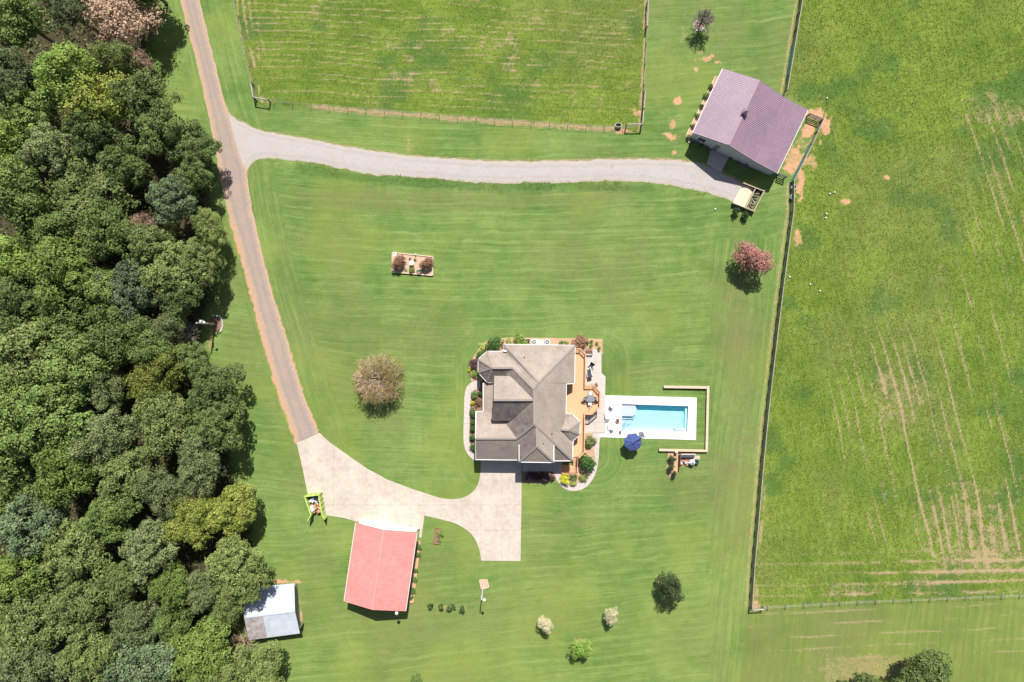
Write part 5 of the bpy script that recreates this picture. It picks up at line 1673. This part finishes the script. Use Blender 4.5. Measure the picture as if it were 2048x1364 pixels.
def red_barn():
    g = c4(600, 900)
    t = thing('barn', 'red metal roofed barn at the end of the concrete drive', 'barn', (g.x, g.y, 0))
    ze, zr = 3.3, 4.7
    TL, RT, TR = c4(437, 619, ze), c4(624, 668, zr), c4(846, 681, ze)
    BL, RB, BR = c4(360, 1138, ze), c4(549, 1195, zr), c4(770, 1204, ze)
    ribbed(t, BL, TL, RB, RT, M_RED, 40, rib=.05)
    ribbed(t, BR, TR, RB, RT, M_RED, 40, rib=.05)
    MB().beam(RB + Vector((0, 0, .04)), RT + Vector((0, 0, .04)), .34, .06).build('ridge_cap', M_RED, t)
    for a, b in ((BL, TL), (BR, TR)):
        MB().beam(a - Vector((0, 0, .08)), b - Vector((0, 0, .08)), .12, .13).build('gutter', M_WHITE, t)
    for a, b in ((BL, RB), (RB, BR), (TL, RT), (RT, TR)):
        MB().beam(a - Vector((0, 0, .1)), b - Vector((0, 0, .1)), .06, .16).build('rake_trim', M_RED, t)
    d = (TL - BL).normalized(); d.z = 0
    s = (BR - BL); s.z = 0; s.normalize()
    f = [BL + d * .3 + s * .25, RB + d * .3, BR + d * .3 - s * .25, TR - d * .25 - s * .25, RT - d * .25, TL - d * .25 + s * .25]
    n = 6
    MB().add([Vector((p.x, p.y, -.05)) for p in f] + [Vector((p.x, p.y, p.z - .12)) for p in f], [(i, (i + 1) % n, n + (i + 1) % n, n + i) for i in range(n)]).build('wall', M_WHITE, t)
    for k0, k1 in ((.08, .44), (.56, .92)):
        p, q = f[5].lerp(f[3], k0), f[5].lerp(f[3], k1)
        p.z = q.z = 1.45
        w = MB().beam(p + d * .05, q + d * .05, .08, 2.7).build('garage_door', M_WHITE, t)
        for j in range(4):
            pp, qq = p.lerp(q, .03), q.lerp(p, .03)
            pp.z = qq.z = .2 + .65 * (j + .45)
            MB().beam(pp + d * .1, qq + d * .1, .04, .58).build('panel', M_WHITE, w)
    for k in (.25, .55, .8):
        p, q = f[2].lerp(f[3], k), f[2].lerp(f[3], k + .1)
        p.z = q.z = 1.7
        w = MB().beam(p + s * .04, q + s * .04, .08, 1.1).build('window', M_WHITE, t)
        p, q = p.lerp(q, .08), q.lerp(p, .08)
        MB().beam(p + s * .08, q + s * .08, .04, .95).build('pane', M_GLASS, w)
    p = c4(712, 1207, 3.2)
    lamp = MB().tube(p, c4(710, 1218, 3.9), .03, n=6).build('lamp_arm', M_LGREY, t)
    q = c4(710, 1219, 3.9)
    MB().lathe([(.06, .2), (.22, .12), (.26, 0), (.2, -.04)], q, 14).build('lamp_head', M_LGREY, lamp)
red_barn()
edged_bed('garden_bed', 'long narrow timber-edged bed along the right wall of the red barn', [c4(842, 742), c4(868, 742), c4(820, 1146), c4(796, 1146)], .2, .13, mat('orange_timber', (.60, .34, .19), .85, .15, 5), M_MULCH)
for i, (X, Y, d) in enumerate(((858, 780, 11), (850, 830, 10), (836, 935, 9), (828, 995, 11), (818, 1070, 12), (808, 1115, 8))):
    shrub('shrub', f'green plant in the red barn side bed, {ORD[i]} from the top', 580 + X / 3.328, 860 + Y / 3.328, d, .7, 'loose', 'green')
p = c4(800, 645)
t = thing('rock', 'small grey boulder on the concrete by the red barn', 'rock', (p.x, p.y, .05))
MB().lathe([(.26, 0), (.32, .15), (.24, .32), (.1, .4)], (0, 0, 0), 7).build('stone', M_GREY, t, local=True)

def shed():
    g = c5(600, 770)
    t = thing('shed', 'white and grey tin roofed shed under the edge of the wood', 'shed', (g.x, g.y, 0))
    ze, zr, zl = 2.3, 3.0, 2.0
    TL, TR = c5(130, 425, ze), c5(895, 355, ze)
    RL, RR = c5(140, 868, zr), c5(907, 776, zr)
    BL, BR = c5(210, 1215, zl), c5(983, 1112, zl)
    ribbed(t, TL, TR, RL, RR, M_TIN, 34, rib=.035)
    m1, m2 = BL.lerp(BR, .36), RL.lerp(RR, .36)
    ribbed(t, BL, m1, RL, m2, M_RUST, 16, rib=.04, label='brown rusted lower left part of the roof')
    ribbed(t, m1, BR, m2, RR, M_TIN, 18, rib=.035)
    MB().beam(RL + Vector((0, 0, .04)), RR + Vector((0, 0, .04)), .25, .05).build('ridge_cap', M_TIN, t)
    d = (TR - TL); d.z = 0; d.normalize()
    s = (BR - TR); s.z = 0; s.normalize()
    f = [TL + d * .2 + s * .75, TR - d * .35 + s * .75, RR - d * .35, BR - d * .4 - s * .2, BL + d * .2 - s * .2, RL + d * .2]
    n = 6
    MB().add([Vector((p.x, p.y, -.05)) for p in f] + [Vector((p.x, p.y, p.z - .1)) for p in f], [(i, (i + 1) % n, n + (i + 1) % n, n + i) for i in range(n)]).build('wall', M_TIMBERG, t)
    p = c5(1005, 985, .6)
    MB().beam(Vector((p.x - .15, p.y - .15, .9)), Vector((p.x + .25, p.y + .2, .9)), .06, 1.7).build('door', M_TIMBERG, t)
shed()

# ---------------------------------------------------------------- sand bin
def sand_bin():
    q = [c3(576, 996, .85), c3(735, 1060, .85), c3(655, 1216, .85), c3(494, 1152, .85)]
    g = sum(q, Vector()) / 4
    t = thing('storage_bin', 'open timber bin with two bays at the end of the gravel drive', 'bin', (g.x, g.y, 0))
    def wall(a, b, h=.85):
        for j in range(3):
            zz = h * (j + .5) / 3
            MB().beam(Vector((a.x, a.y, zz)), Vector((b.x, b.y, zz)), .09, h / 3 - .012).build('plank', M_TIMBERG if j < 2 else M_TIMBER, t)
    wall(q[0], q[1]); wall(q[1], q[2]); wall(q[2], q[3])
    wall(q[0].lerp(q[1], .60), q[3].lerp(q[2], .60), .75)
    for p in q:
        MB().box((p.x, p.y, .45), (.14, .14, .95)).build('post', M_TIMBER, t)
    a, b, c, d = q[0], q[0].lerp(q[1], .6), q[3].lerp(q[2], .6), q[3]
    cx = (a + b + c + d) / 4
    n = 9
    vs, fs = [], []
    for i in range(n):
        for j in range(n):
            p = a.lerp(b, i / (n - 1)).lerp(d.lerp(c, i / (n - 1)), j / (n - 1))
            p = cx + (p - cx) * .95
            vs.append((p.x, p.y, .12 + .22 * math.sin(i / (n - 1) * 3.1) * (1 - j / n * .6) + rnd.uniform(-.02, .02)))
    for i in range(n - 1):
        for j in range(n - 1):
            fs.append((i * n + j, (i + 1) * n + j, (i + 1) * n + j + 1, i * n + j + 1))
    MB().add(vs, fs).build('sand', M_SAND, smooth=True, label='pale sand heaped in the left bay of the timber bin', kind='stuff', cat='sand')
    # split logs
    b0, b1 = q[0].lerp(q[1], .66), q[3].lerp(q[2], .66)
    e0, e1 = q[0].lerp(q[1], .95), q[3].lerp(q[2], .95)
    for i in range(16):
        k = (i % 8 + .5) / 8
        zz = .16 + .18 * (i // 8)
        p, r_ = b0.lerp(b1, k), e0.lerp(e1, k + rnd.uniform(-.03, .03))
        mid = p.lerp(r_, rnd.uniform(.42, .58))
        dr = (r_ - p) * rnd.uniform(.26, .38)
        dr = Vector((dr.x, dr.y, 0))
        dr.rotate(Matrix.Rotation(rnd.uniform(-.95, .95), 3, 'Z'))
        mid.z = zz
        o = MB().tube(mid - dr, mid + dr, rnd.uniform(.08, .13), None, 6).build('log', (M_BARKGREY, M_TIMBERG, M_BARK)[i % 3])
        tag(o, 'split log stacked in the right bay of the timber bin', 'log', 'logs in the timber bin')
sand_bin()

# ---------------------------------------------------------------- boxed flower bed
q = [c7(345, 345), c7(1455, 460), c7(1440, 970), c7(335, 875)]
edged_bed('flower_bed', 'boxed timber flower bed alone on the upper lawn', q, .28, .15, M_TIMBER, mat('pinkish_mulch', (.50, .33, .23), .95, .3, 12), 'flower bed')
def c7s(name, lab, X, Y, d, h, kind, colr, cat='shrub'):
    return shrub(name, lab, 760 + X / 13.643, 480 + Y / 13.643, d, h, kind, colr, None, cat, .15)
c7s('crape_myrtle', 'reddish flowering shrub at the left end of the boxed bed', 510, 620, 26, 1.9, 'small', 'rust')
c7s('crape_myrtle', 'reddish flowering shrub at the right end of the boxed bed', 1270, 650, 24, 1.7, 'small', 'rust')
c7s('plant', 'small green tuft above the birdbath, left of two', 825, 510, 5, .4, 'tuft', 'green', 'plant')
c7s('plant', 'small green tuft above the birdbath, right of two', 965, 530, 6, .4, 'tuft', 'apple', 'plant')
c7s('plant', 'round green plant just below the birdbath', 865, 815, 11, .8, 'loose', 'bright', 'plant')
c7s('plant', 'white flecked plant at the left front of the boxed bed', 700, 820, 7, .35, 'tuft', 'fleck', 'plant')
p = c7(880, 640)
t = thing('birdbath', 'white stone birdbath in the middle of the boxed bed', 'birdbath', (p.x, p.y, .15))
MB().lathe([(.25, 0), (.26, .06), (.12, .12), (.09, .5), (.16, .6)], (0, 0, 0), 14).build('pedestal', M_STONE, t, local=True)
MB().lathe([(.15, .58), (.34, .68), (.38, .76), (.35, .77), (.25, .71), (.05, .69)], (0, 0, 0), 20).build('bowl', M_LGREY, t, local=True)
p = c7(395, 375, 1.2)
t = thing('garden_spinner', 'white petal wind spinner at the top left bed corner', 'wind spinner', (p.x, p.y, 0))
MB().tube((0, 0, 0), (0, 0, 1.25), .02, n=6).build('stake', M_LGREY, t, local=True)
for i in range(6):
    a = i * math.pi / 3
    b = MB()
    b.add([(.05 * math.cos(a), .05 * math.sin(a), 1.25), (.22 * math.cos(a - .35), .22 * math.sin(a - .35), 1.28), (.36 * math.cos(a), .36 * math.sin(a), 1.24), (.22 * math.cos(a + .35), .22 * math.sin(a + .35), 1.22),
           (.05 * math.cos(a), .05 * math.sin(a), 1.24), (.22 * math.cos(a - .35), .22 * math.sin(a - .35), 1.27), (.36 * math.cos(a), .36 * math.sin(a), 1.23), (.22 * math.cos(a + .35), .22 * math.sin(a + .35), 1.21)],
          [(0, 1, 2, 3), (7, 6, 5, 4), (0, 4, 5, 1), (1, 5, 6, 2), (2, 6, 7, 3), (3, 7, 4, 0)]).build('petal', M_WHITE, t, local=True)
p = c7(650, 470)
t = thing('garden_ornament', 'small white ornament beside the left reddish shrub', 'ornament', (p.x, p.y, .15))
MB().lathe([(.14, 0), (.1, .1), (.17, .22), (.12, .36), (.06, .48)], (0, 0, 0), 10).build('figure', M_WHITE, t, local=True)
p = c7(985, 400)
t = thing('garden_light', 'dark garden stake light on the bed top edge', 'garden light', (p.x, p.y, 0))
MB().tube((0, 0, 0), (0, 0, .55), .02, n=6).build('stake', M_DARK, t, local=True)
MB().lathe([(.08, .5), (.1, .6), (.02, .68)], (0, 0, 0), 10).build('lamp', M_WHITE, t, local=True)
p = c7(1090, 860)
t = thing('garden_arch', 'dark green metal hoop bent over the lower right of the bed', 'hoop', (p.x, p.y, .1))
for dy in (-.12, .12):
    b = MB()
    pts = [(-.5 + 1.0 * k / 8, dy, .75 * math.sin(math.pi * k / 8) ** .6) for k in range(9)]
    for a, c in zip(pts[:-1], pts[1:]): b.tube(a, c, .035, n=6)
    b.build('hoop', M_GREENMETAL, t, local=True)
for k in range(1, 8):
    MB().box((-.5 + k / 8, 0, .75 * math.sin(math.pi * k / 8) ** .6), (.09, .3, .025)).build('slat', M_GREENMETAL, t, local=True)

# raised vegetable bed and light pole square
edged_bed('raised_bed', 'small brown raised vegetable bed right of the red barn', [G(870, 1056), G(884, 1058), G(881, 1088), G(867, 1087)], .2, .08, M_TIMBERB, M_MULCHDK)
shrub('vegetable_plant', 'larger leafy plant in the raised vegetable bed', 879, 1069, 15, .8, 'tuft', 'bright', None, 'plant')
shrub('vegetable_plant', 'smaller yellow green plant in the raised vegetable bed', 878, 1080, 9, .5, 'tuft', 'apple', None, 'plant')
edged_bed('tree_square', 'pale timber square around the foot of the yard light pole', [G(959, 1160), G(974, 1159), G(978, 1174), G(963, 1178)], .15, .12, mat('pink_timber', (.62, .42, .33), .85, .12, 5), mat('pinkish_mulch', (.5, .33, .23)), 'edging')
g = G(966.5, 1171)
t = thing('light_pole', 'white yard light pole below the concrete turnaround', 'light pole', (g.x, g.y, 0))
MB().tube((0, 0, 0), (0, 0, 5.6), .10, .07, 10).build('pole', M_LGREY, t, local=True)
MB().tube((0, 0, 5.3), (.35, -.1, 5.5), .03, n=6).build('arm', M_LGREY, t, local=True)
MB().lathe([(.1, .15), (.2, .05), (.2, -.12), (.1, -.2)], (.38, -.1, 5.45), 12).build('lamp', M_WHITE, t, local=True)
MB().box((-.02, 0, 4.6), (.18, .2, .5)).build('meter_box', M_LGREY, t, local=True)
g = G(430, 648)
t = thing('utility_pole', 'weathered utility pole at the edge of the wood', 'utility pole', (g.x, g.y, 0))
MB().tube((0, 0, 0), (0, 0, 6.0), .15, .11, 10).build('pole', M_POSTW, t, local=True)
MB().tube((0, 0, 5.2), (.7, .1, 5.4), .03, n=6).build('lamp_arm', M_LGREY, t, local=True)
MB().lathe([(.08, .12), (.18, .02), (.16, -.15)], (.75, .1, 5.35), 12).build('lamp', M_WHITE, t, local=True)
MB().tube((.12, .3, 4.3), (.12, .3, 5.1), .16, n=10).build('transformer', M_LGREY, t, local=True)
g = G(434, 650)
t = thing('stone_border', 'curved white stone border around brown mulch by the utility pole', 'stone border', (g.x, g.y, 0))
for k in range(13):
    a = R(100) - k * R(170) / 12
    MB().lathe([(.12, 0), (.15, .08), (.08, .18)], (.1 + .75 * math.cos(a), .1 + 1.25 * math.sin(a), 0), 6).build('stone', M_STONE, t, local=True)
MB().prism([(-.3, 1.3)] + [(.1 + .7 * math.cos(R(100) - k * R(170) / 8), .1 + 1.2 * math.sin(R(100) - k * R(170) / 8)) for k in range(9)] + [(-.3, -1.0)], -.02, .05).build('mulch', M_MULCHDK, t, local=True)
shrub('shrub', 'dark bush inside the curved stone border', 428, 641, 12, .7, 'loose', 'rust')

# ---------------------------------------------------------------- dumpster
def dumpster():
    h = 1.7
    q = [c9(330, 395, h), c9(805, 335, h), c9(910, 985, h), c9(545, 1020, h)]
    c = sum(q, Vector()) / 4
    t = thing('dumpster', 'lime green open dumpster with both rear doors swung out', 'dumpster', (c.x, c.y, 0))
    def side(a, b, zt=h):
        a, b = Vector((a.x, a.y, 0)), Vector((b.x, b.y, 0))
        w = MB().beam(a + Vector((0, 0, .15 + zt / 2 - .1)), b + Vector((0, 0, .15 + zt / 2 - .1)), .07, zt - .1).build('side_wall', M_LIME, t)
        MB().beam(a + Vector((0, 0, zt)), b + Vector((0, 0, zt)), .15, .12).build('top_rail', M_LIME, w)
        n = max(2, int((b - a).length / .6))
        out = Vector(((b - a).y, -(b - a).x, 0)).normalized()
        if out.dot((a + b) / 2 - Vector((c.x, c.y, 0))) < 0: out = -out
        for k in range(n + 1):
            p = a.lerp(b, k / n) + out * .08
            MB().box((p.x, p.y, zt / 2 + .05), (.1, .1, zt - .1), math.atan2(out.y, out.x)).build('rib', M_LIME, w)
    side(q[0], q[1]); side(q[1], q[2]); side(q[3], q[0])
    MB().prism([(p.x, p.y) for p in q], .1, .18).build('floor', M_GREY, t)
    for a, dirv in ((q[3], (-.55, -.95)), (q[2], (.42, -.9))):
        a = Vector((a.x, a.y, 0))
        b = a + Vector((dirv[0], dirv[1], 0)) * .95
        w = MB().beam(a + Vector((0, 0, .95)), b + Vector((0, 0, .95)), .07, 1.5).build('door', M_LIME, t)
        MB().beam(a + Vector((0, 0, 1.68)), b + Vector((0, 0, 1.68)), .12, .1).build('top_rail', M_LIME, w)
    for k in (.15, .85):
        p = q[3].lerp(q[2], k)
        MB().tube((p.x - .1, p.y + .1, .1), (p.x + .1, p.y + .1, .1), .1, n=10).build('roller', M_DARK, t)
    r = random.Random(4)
    mats = [M_BLUEBAG, M_BLUEBAG, M_WHITE, M_DARK, M_CLOTHDK, M_CARD, M_PLY, M_WHITE, M_LATTE, M_GREY]
    groups = {}
    for i in range(95):
        u, v = r.uniform(.09, .91), r.uniform(.05, .95)
        p = q[0].lerp(q[1], u).lerp(q[3].lerp(q[2], u), v)
        m = r.choice([M_BLUEBAG, M_DARK, M_WHITE, M_CLOTHDK, M_GREY, M_LGREY] if v < .42 else [M_CARD, M_PLY, M_WHITE, M_LATTE, M_PLY, M_TERRA, M_LGREY])
        b = groups.setdefault(m.name, (MB(), m))[0]
        zz = r.uniform(.25, 1.15) * (1 - .35 * v)
        s = (r.uniform(.15, .5), r.uniform(.1, .4), r.uniform(.04, .2))
        b2 = MB().box((0, 0, 0), s)
        rot = Matrix.Rotation(r.uniform(-.6, .6), 3, 'X') @ Matrix.Rotation(r.uniform(-.6, .6), 3, 'Y') @ Matrix.Rotation(r.uniform(0, 3.1), 3, 'Z')
        b.add([rot @ Vector(x) + Vector((p.x, p.y, zz)) for x in b2.v], b2.f)
    jr = None
    allb = MB()
    me_mats, fm = [], []
    for nm, (b, m) in groups.items():
        me_mats.append(m)
        allb.add(b.v, b.f)
        fm += [len(me_mats) - 1] * len(b.f)
    o = allb.build('junk_pile', me_mats[0], label='heap of mixed junk, boards and bags filling the dumpster', kind='stuff', cat='junk')
    for m in me_mats[1:]: o.data.materials.append(m)
    o.data.polygons.foreach_set('material_index', fm)
    for (X, Y), m, w, d_, lab in (((590, 790), M_WHITE, .75, .85, 'large white sheet on top of the junk'), ((690, 760), M_CARD, .4, .6, 'tan cardboard box on the junk beside the white sheet'), ((800, 900), M_PLY, .8, .5, 'reddish plywood board at the open end of the dumpster')):
        p = c9(X, Y, 1.0)
        b2 = MB().box((0, 0, 0), (w, d_, .06 if m is not M_CARD else .3))
        rot = Matrix.Rotation(.12, 3, 'X') @ Matrix.Rotation(.6, 3, 'Z')
        o = MB().add([rot @ Vector(x) + Vector((p.x, p.y, 1.05 if m is not M_PLY else .75)) for x in b2.v], b2.f).build('junk_board' if m is not M_CARD else 'cardboard_box', m)
        tag(o, lab, 'junk')
dumpster()

# ---------------------------------------------------------------- fences
def walk(pts, step):
    """points about `step` map units apart along a line"""
    L = [math.hypot(b[0] - a[0], b[1] - a[1]) for a, b in zip(pts[:-1], pts[1:])]
    tot = sum(L)
    n = max(1, round(tot / step))
    out = []
    for k in range(n + 1):
        s = tot * k / n
        for (a, b), l_ in zip(zip(pts[:-1], pts[1:]), L):
            if s <= l_ + 1e-6:
                u = s / l_
                out.append((a[0] + (b[0] - a[0]) * u, a[1] + (b[1] - a[1]) * u))
                break
            s -= l_
    return out
def board_fence(label, pts, step, h=1.35, rails=4, m=M_POST, top=M_POSTW, cloth=()):
    P = [G(*q) for q in walk(pts, step)]
    t = thing('board_fence', label, 'fence', P[0])
    for p in P:
        MB().box((p.x, p.y, h / 2), (.16, .16, h)).build('post', m, t)
    for k, (a, b) in enumerate(zip(P[:-1], P[1:])):
        for j in range(rails):
            zz = .25 + (h - .35) * j / (rails - 1)
            MB().beam(Vector((a.x, a.y, zz)), Vector((b.x, b.y, zz)), .05, .15).build('rail', m, t)
        MB().beam(Vector((a.x + .02, a.y, h + .02)), Vector((b.x + .02, b.y, h + .02)), .075, .03).build('cap_rail', top, t)
        if k in cloth:
            MB().beam(Vector((a.x - .1, a.y, .65)), Vector((b.x - .1, b.y, .65)), .02, 1.2).build('shade_cloth', M_TEAL, t)
board_fence('dark board fence running from the top edge down behind the purple barn', FENCE_E, 31, cloth=(4, 5))
board_fence('long dark board fence along the right side of the lawn', FENCE_S, 30.5)
board_fence('board fence with teal cloth beside the purple barn paddock', [(1640, 243), (1618, 292), (1581, 366)], 27, cloth=(2, 3, 4))
board_fence('short board gate at the right corner of the purple barn', [(1613, 233), (1639, 244)], 27, top=M_POST)
board_fence('short dark gate panel at the lower corner of the purple barn', [(1553, 352), (1567, 357)], 14, top=M_POST)
def wire_fence(label, pts, step, h, post_r, braces=(), m=M_POSTW, wires=3, wr=.014):
    P = [G(*q) for q in walk(pts, step)]
    t = thing('wire_fence', label, 'fence', P[0])
    for p in P:
        MB().tube((p.x, p.y, -.05), (p.x, p.y, h), post_r, n=6).build('post', m, t)
    for j in range(wires):
        b = MB()
        zz = h * (.35 + .6 * j / max(1, wires - 1))
        for a, c in zip(P[:-1], P[1:]):
            b.tube((a.x, a.y, zz), (c.x, c.y, zz), wr, n=4, caps=False)
        b.build('wire', M_WIRE, t)
    for a, c in braces:
        A, C = G(*a), G(*c)
        for p in (A, C):
            MB().tube((p.x, p.y, -.05), (p.x, p.y, 1.45), .10, n=8).build('brace_post', M_POST, t)
        MB().tube((A.x, A.y, 1.38), (C.x, C.y, 1.38), .08, n=8).build('brace_rail', M_POSTW, t)
        MB().tube((A.x, A.y, .2), (C.x, C.y, 1.3), .02, n=5).build('brace_wire', M_WIRE, t)
wire_fence('thin wire fence along the left side of the hay paddock', [(466, -30), (478, 40), (508, 172), (513, 201)], 33, 1.2, .035, [((508, 172), (513, 201))])
wire_fence('thin wire fence along the lower edge of the hay paddock', [(513, 201), (540, 205), (700, 219), (1000, 242), (1248, 259), (1282, 254)], 37.5, 1.2, .035, [((513, 201), (541, 205)), ((1251, 254), (1281, 254))])
wire_fence('pale wire fence along the right side of the hay paddock', [(1298, -30), (1290, 110), (1284, 225), (1282, 254)], 40, 1.25, .05, [((1284, 226), (1282, 252)), ((1287, 186), (1285, 222)), ((1293, 10), (1291, 60))])
wire_fence('wire fence on short slanted posts along the pasture bottom', [(1499, 1213), (1522, 1212), (1700, 1201), (2075, 1186)], 35, 1.1, .07, [((1499, 1213), (1523, 1211.5))], wr=.013)
# water troughs
def trough(label, px, py, rx, ry, h, m, rim):
    p = G(px, py, h)
    t = thing('water_trough', label, 'trough', (p.x, p.y, 0))
    n = 20
    vs = []
    for s, z in ((.94, 0), (1, h), (1.06, h), (1.06, h + .05), (.93, h + .05), (.90, .12)):
        for i in range(n):
            a = 2 * math.pi * i / n
            vs.append((rx * s * math.cos(a), ry * s * math.sin(a), z))
    fs = []
    for k in range(5):
        for i in range(n):
            fs.append((k * n + i, k * n + (i + 1) % n, (k + 1) * n + (i + 1) % n, (k + 1) * n + i))
    fs.append(tuple(range(5 * n, 6 * n)))
    MB().add(vs[:2 * n] + vs[4 * n:], [f for f in [(i, (i + 1) % n, n + (i + 1) % n, n + i) for i in range(n)]] + [(2 * n + i, 2 * n + (i + 1) % n, 3 * n + (i + 1) % n, 3 * n + i) for i in range(n)] + [tuple(range(3 * n, 4 * n))]).build('tank', m, t, local=True)
    MB().add(vs[n:5 * n], [(k * n + i, k * n + (i + 1) % n, (k + 1) * n + (i + 1) % n, (k + 1) * n + i) for k in range(3) for i in range(n)]).build('rim', rim, t, local=True)
    MB().add([(rx * .9 * math.cos(2 * math.pi * i / n), ry * .9 * math.sin(2 * math.pi * i / n), h * .7) for i in range(n)], [tuple(range(n))]).build('water', M_WATERDK, t, local=True)
trough('dark oval water trough in the lower right paddock corner', 1237, 250, .48, .30, .55, M_DARK, M_LGREY)
trough('round grey tub by the pasture fence, upper of two', 1588, 374, .36, .36, .7, M_LGREY, M_STONE)
trough('round grey tub by the pasture fence, lower of two', 1586, 393, .33, .33, .7, M_LGREY, M_STONE)
for i, (x, y, lab) in enumerate([(1659, 388, 'white ball in the pasture, left of the pair below the red dirt spot'), (1668, 385, 'white ball in the pasture, right of the pair below the red dirt spot'), (1652, 428, 'white ball in the pasture, upper of the pair right of the sand bin'), (1650.5, 436, 'white ball in the pasture, lower of the pair right of the sand bin'),
                                 (1579, 554, 'white ball in the pasture nearest the fence, level with the pink tree'), (1620, 569, 'white ball in the pasture, middle one right of the pink tree'), (1639, 582, 'white ball in the pasture, farthest right of the pink tree'), (1653, 197, 'white ball in the pasture above the bare red arc'), (1430, 419, 'white ball on the lawn left of the round bin bushes')]):
    g = G(x, y)
    o = MB().lathe([(.03, 0), (.10, .05), (.13, .13), (.10, .21), (.03, .26)], (g.x, g.y, .02), 10).build('ball', M_WHITE, smooth=True)
    tag(o, lab, 'ball')

# ---------------------------------------------------------------- grass and hay in the fields
def field_cover():
    r = np.random.default_rng(21)
    X, Y, Xw, Yw, Z, st, fd, so = (GR[k] for k in ('X', 'Y', 'Xw', 'Yw', 'Z', 'straw', 'field', 'soil'))
    ok = ~GR['far']
    def blades(name, idx, per, ln, wd, up, m, label, cat, jit=.12, valf=None):
        i = np.repeat(idx, per)
        n = len(i)
        base = np.stack([Xw[i] + r.uniform(-jit, jit, n), Yw[i] + r.uniform(-jit, jit, n), Z[i]], 1)
        a = r.uniform(0, 2 * math.pi, n)
        L = ln * r.uniform(.5, 1.4, n)
        lean = np.stack([np.cos(a) * L * (1 - up), np.sin(a) * L * (1 - up), L * up * r.uniform(.4, 1.1, n)], 1)
        side = np.stack([-np.sin(a), np.cos(a), np.zeros(n)], 1) * (wd * r.uniform(.6, 1.4, n))[:, None]
        v = np.stack([base - side, base + side, base + lean], 1).reshape(-1, 3)
        f = np.arange(n * 3)
        me = bpy.data.meshes.new(name)
        me.vertices.add(n * 3)
        me.vertices.foreach_set('co', v.astype(np.float32).ravel())
        me.loops.add(n * 3)
        me.loops.foreach_set('vertex_index', f.astype(np.int32))
        me.polygons.add(n)
        me.polygons.foreach_set('loop_start', np.arange(0, n * 3, 3, dtype=np.int32))
        me.update()
        at = me.attributes.new('leaf_value', 'FLOAT', 'FACE')
        at.data.foreach_set('value', (r.random(n) * .6 + .4 * (fbm(X[i], Y[i], 40, 6) if valf is None else valf[i])).astype(np.float32))
        me.materials.append(m)
        tag(link_mesh(name, me), label, cat, kind='stuff')
    GM = leaf_mat('field_grass', (0.060, 0.110, 0.012), (0.185, 0.245, 0.035), .3, .7, 0)
    GL = leaf_mat('clover_grass', (0.050, 0.105, 0.020), (0.150, 0.220, 0.045), .3, .7, 0)
    GV = leaf_mat('verge_grass', (0.075, 0.135, 0.022), (0.20, 0.28, 0.06), .3, .7, 0)
    HM = leaf_mat('dry_hay', (0.26, 0.19, 0.10), (0.54, 0.40, 0.25), .1, .8, 0)
    tall = fbm(X, Y, 22, 93)
    pick = np.where(ok & GR['pas'] & (r.random(len(X)) < .55 * tall * 1.6) & (so < .35) & (st < .6))[0]
    blades('pasture_grass', pick, 3, .26, .045, .55, GM, 'rough green pasture grass right of the long fence', 'grass')
    pick = np.where(ok & GR['pad'] & (r.random(len(X)) < .5 * tall * 1.6) & (so < .35) & (st < .6))[0]
    blades('paddock_grass', pick, 3, .22, .04, .5, GM, 'bright green cut grass of the hay paddock', 'grass')
    lawn = ok & (fd < .1) & (so < .2) & ~inside(X, Y, WOOD) & ~inside(X, Y, DRIVE) & ~inside(X, Y, ROAD_L + ROAD_R[::-1]) & ~inside(X, Y, GRAV_T + GRAV_B[::-1]) & ~inside(X, Y, [(925, 660), (1215, 670), (1215, 785), (1398, 790), (1398, 885), (1210, 885), (1205, 985), (1030, 990), (925, 925)])
    for poly in ([(1340, 170), (1560, 300), (1555, 420), (1400, 330)], [(690, 1035), (850, 1050), (830, 1240), (680, 1215)], [(785, 500), (870, 505), (868, 556), (783, 550)], [(480, 1150), (610, 1150), (610, 1290), (480, 1290)], [(600, 980), (655, 980), (655, 1040), (605, 1040)]):
        lawn &= ~inside(X, Y, poly)
    pick = np.where(lawn & (r.random(len(X)) < .22))[0]
    blades('lawn_grass', pick, 2, .13, .035, .35, leaf_mat('lawn_blades', (0.045, 0.105, 0.020), (0.20, 0.285, 0.085), .3, .7, 0), 'short mown grass blades on the lawn', 'grass')
    pick = np.where(ok & (r.random(len(X)) < st * .9))[0]
    blades('hay', pick, 2, .34, .025, .25, HM, 'pale dry hay lying in rows on the fields', 'hay')
    d = dist_line(X, Y, [(560, 326), (620, 335), (700, 350), (830, 362), (1000, 373), (1150, 370), (1300, 374), (1400, 388)])
    pick = np.where((d < 9 + 8 * (fbm(X, Y, 12, 4) - .5)) & (X > 560) & (r.random(len(X)) < .55 * sstep(.35, .65, fbm(X, Y, 30, 3))) & ok)[0]
    blades('verge_weeds', pick, 3, .26, .05, .5, GV, 'taller green weeds along the lower gravel edge', 'weeds')
    # scattered weeds growing through the gravel
    pick = np.where(((fbm(X, Y, 7, 66) > .70) & (dist_line(X, Y, [(500, 300), (620, 303), (900, 342), (1300, 345), (1440, 372)]) < 22) & ok) & (r.random(len(X)) < .6) & ((X > 1180) | (X < 560)))[0]
    blades('gravel_weeds', pick, 3, .22, .05, .5, GL, 'tufts of weeds growing through the gravel drive', 'weeds')
field_cover()
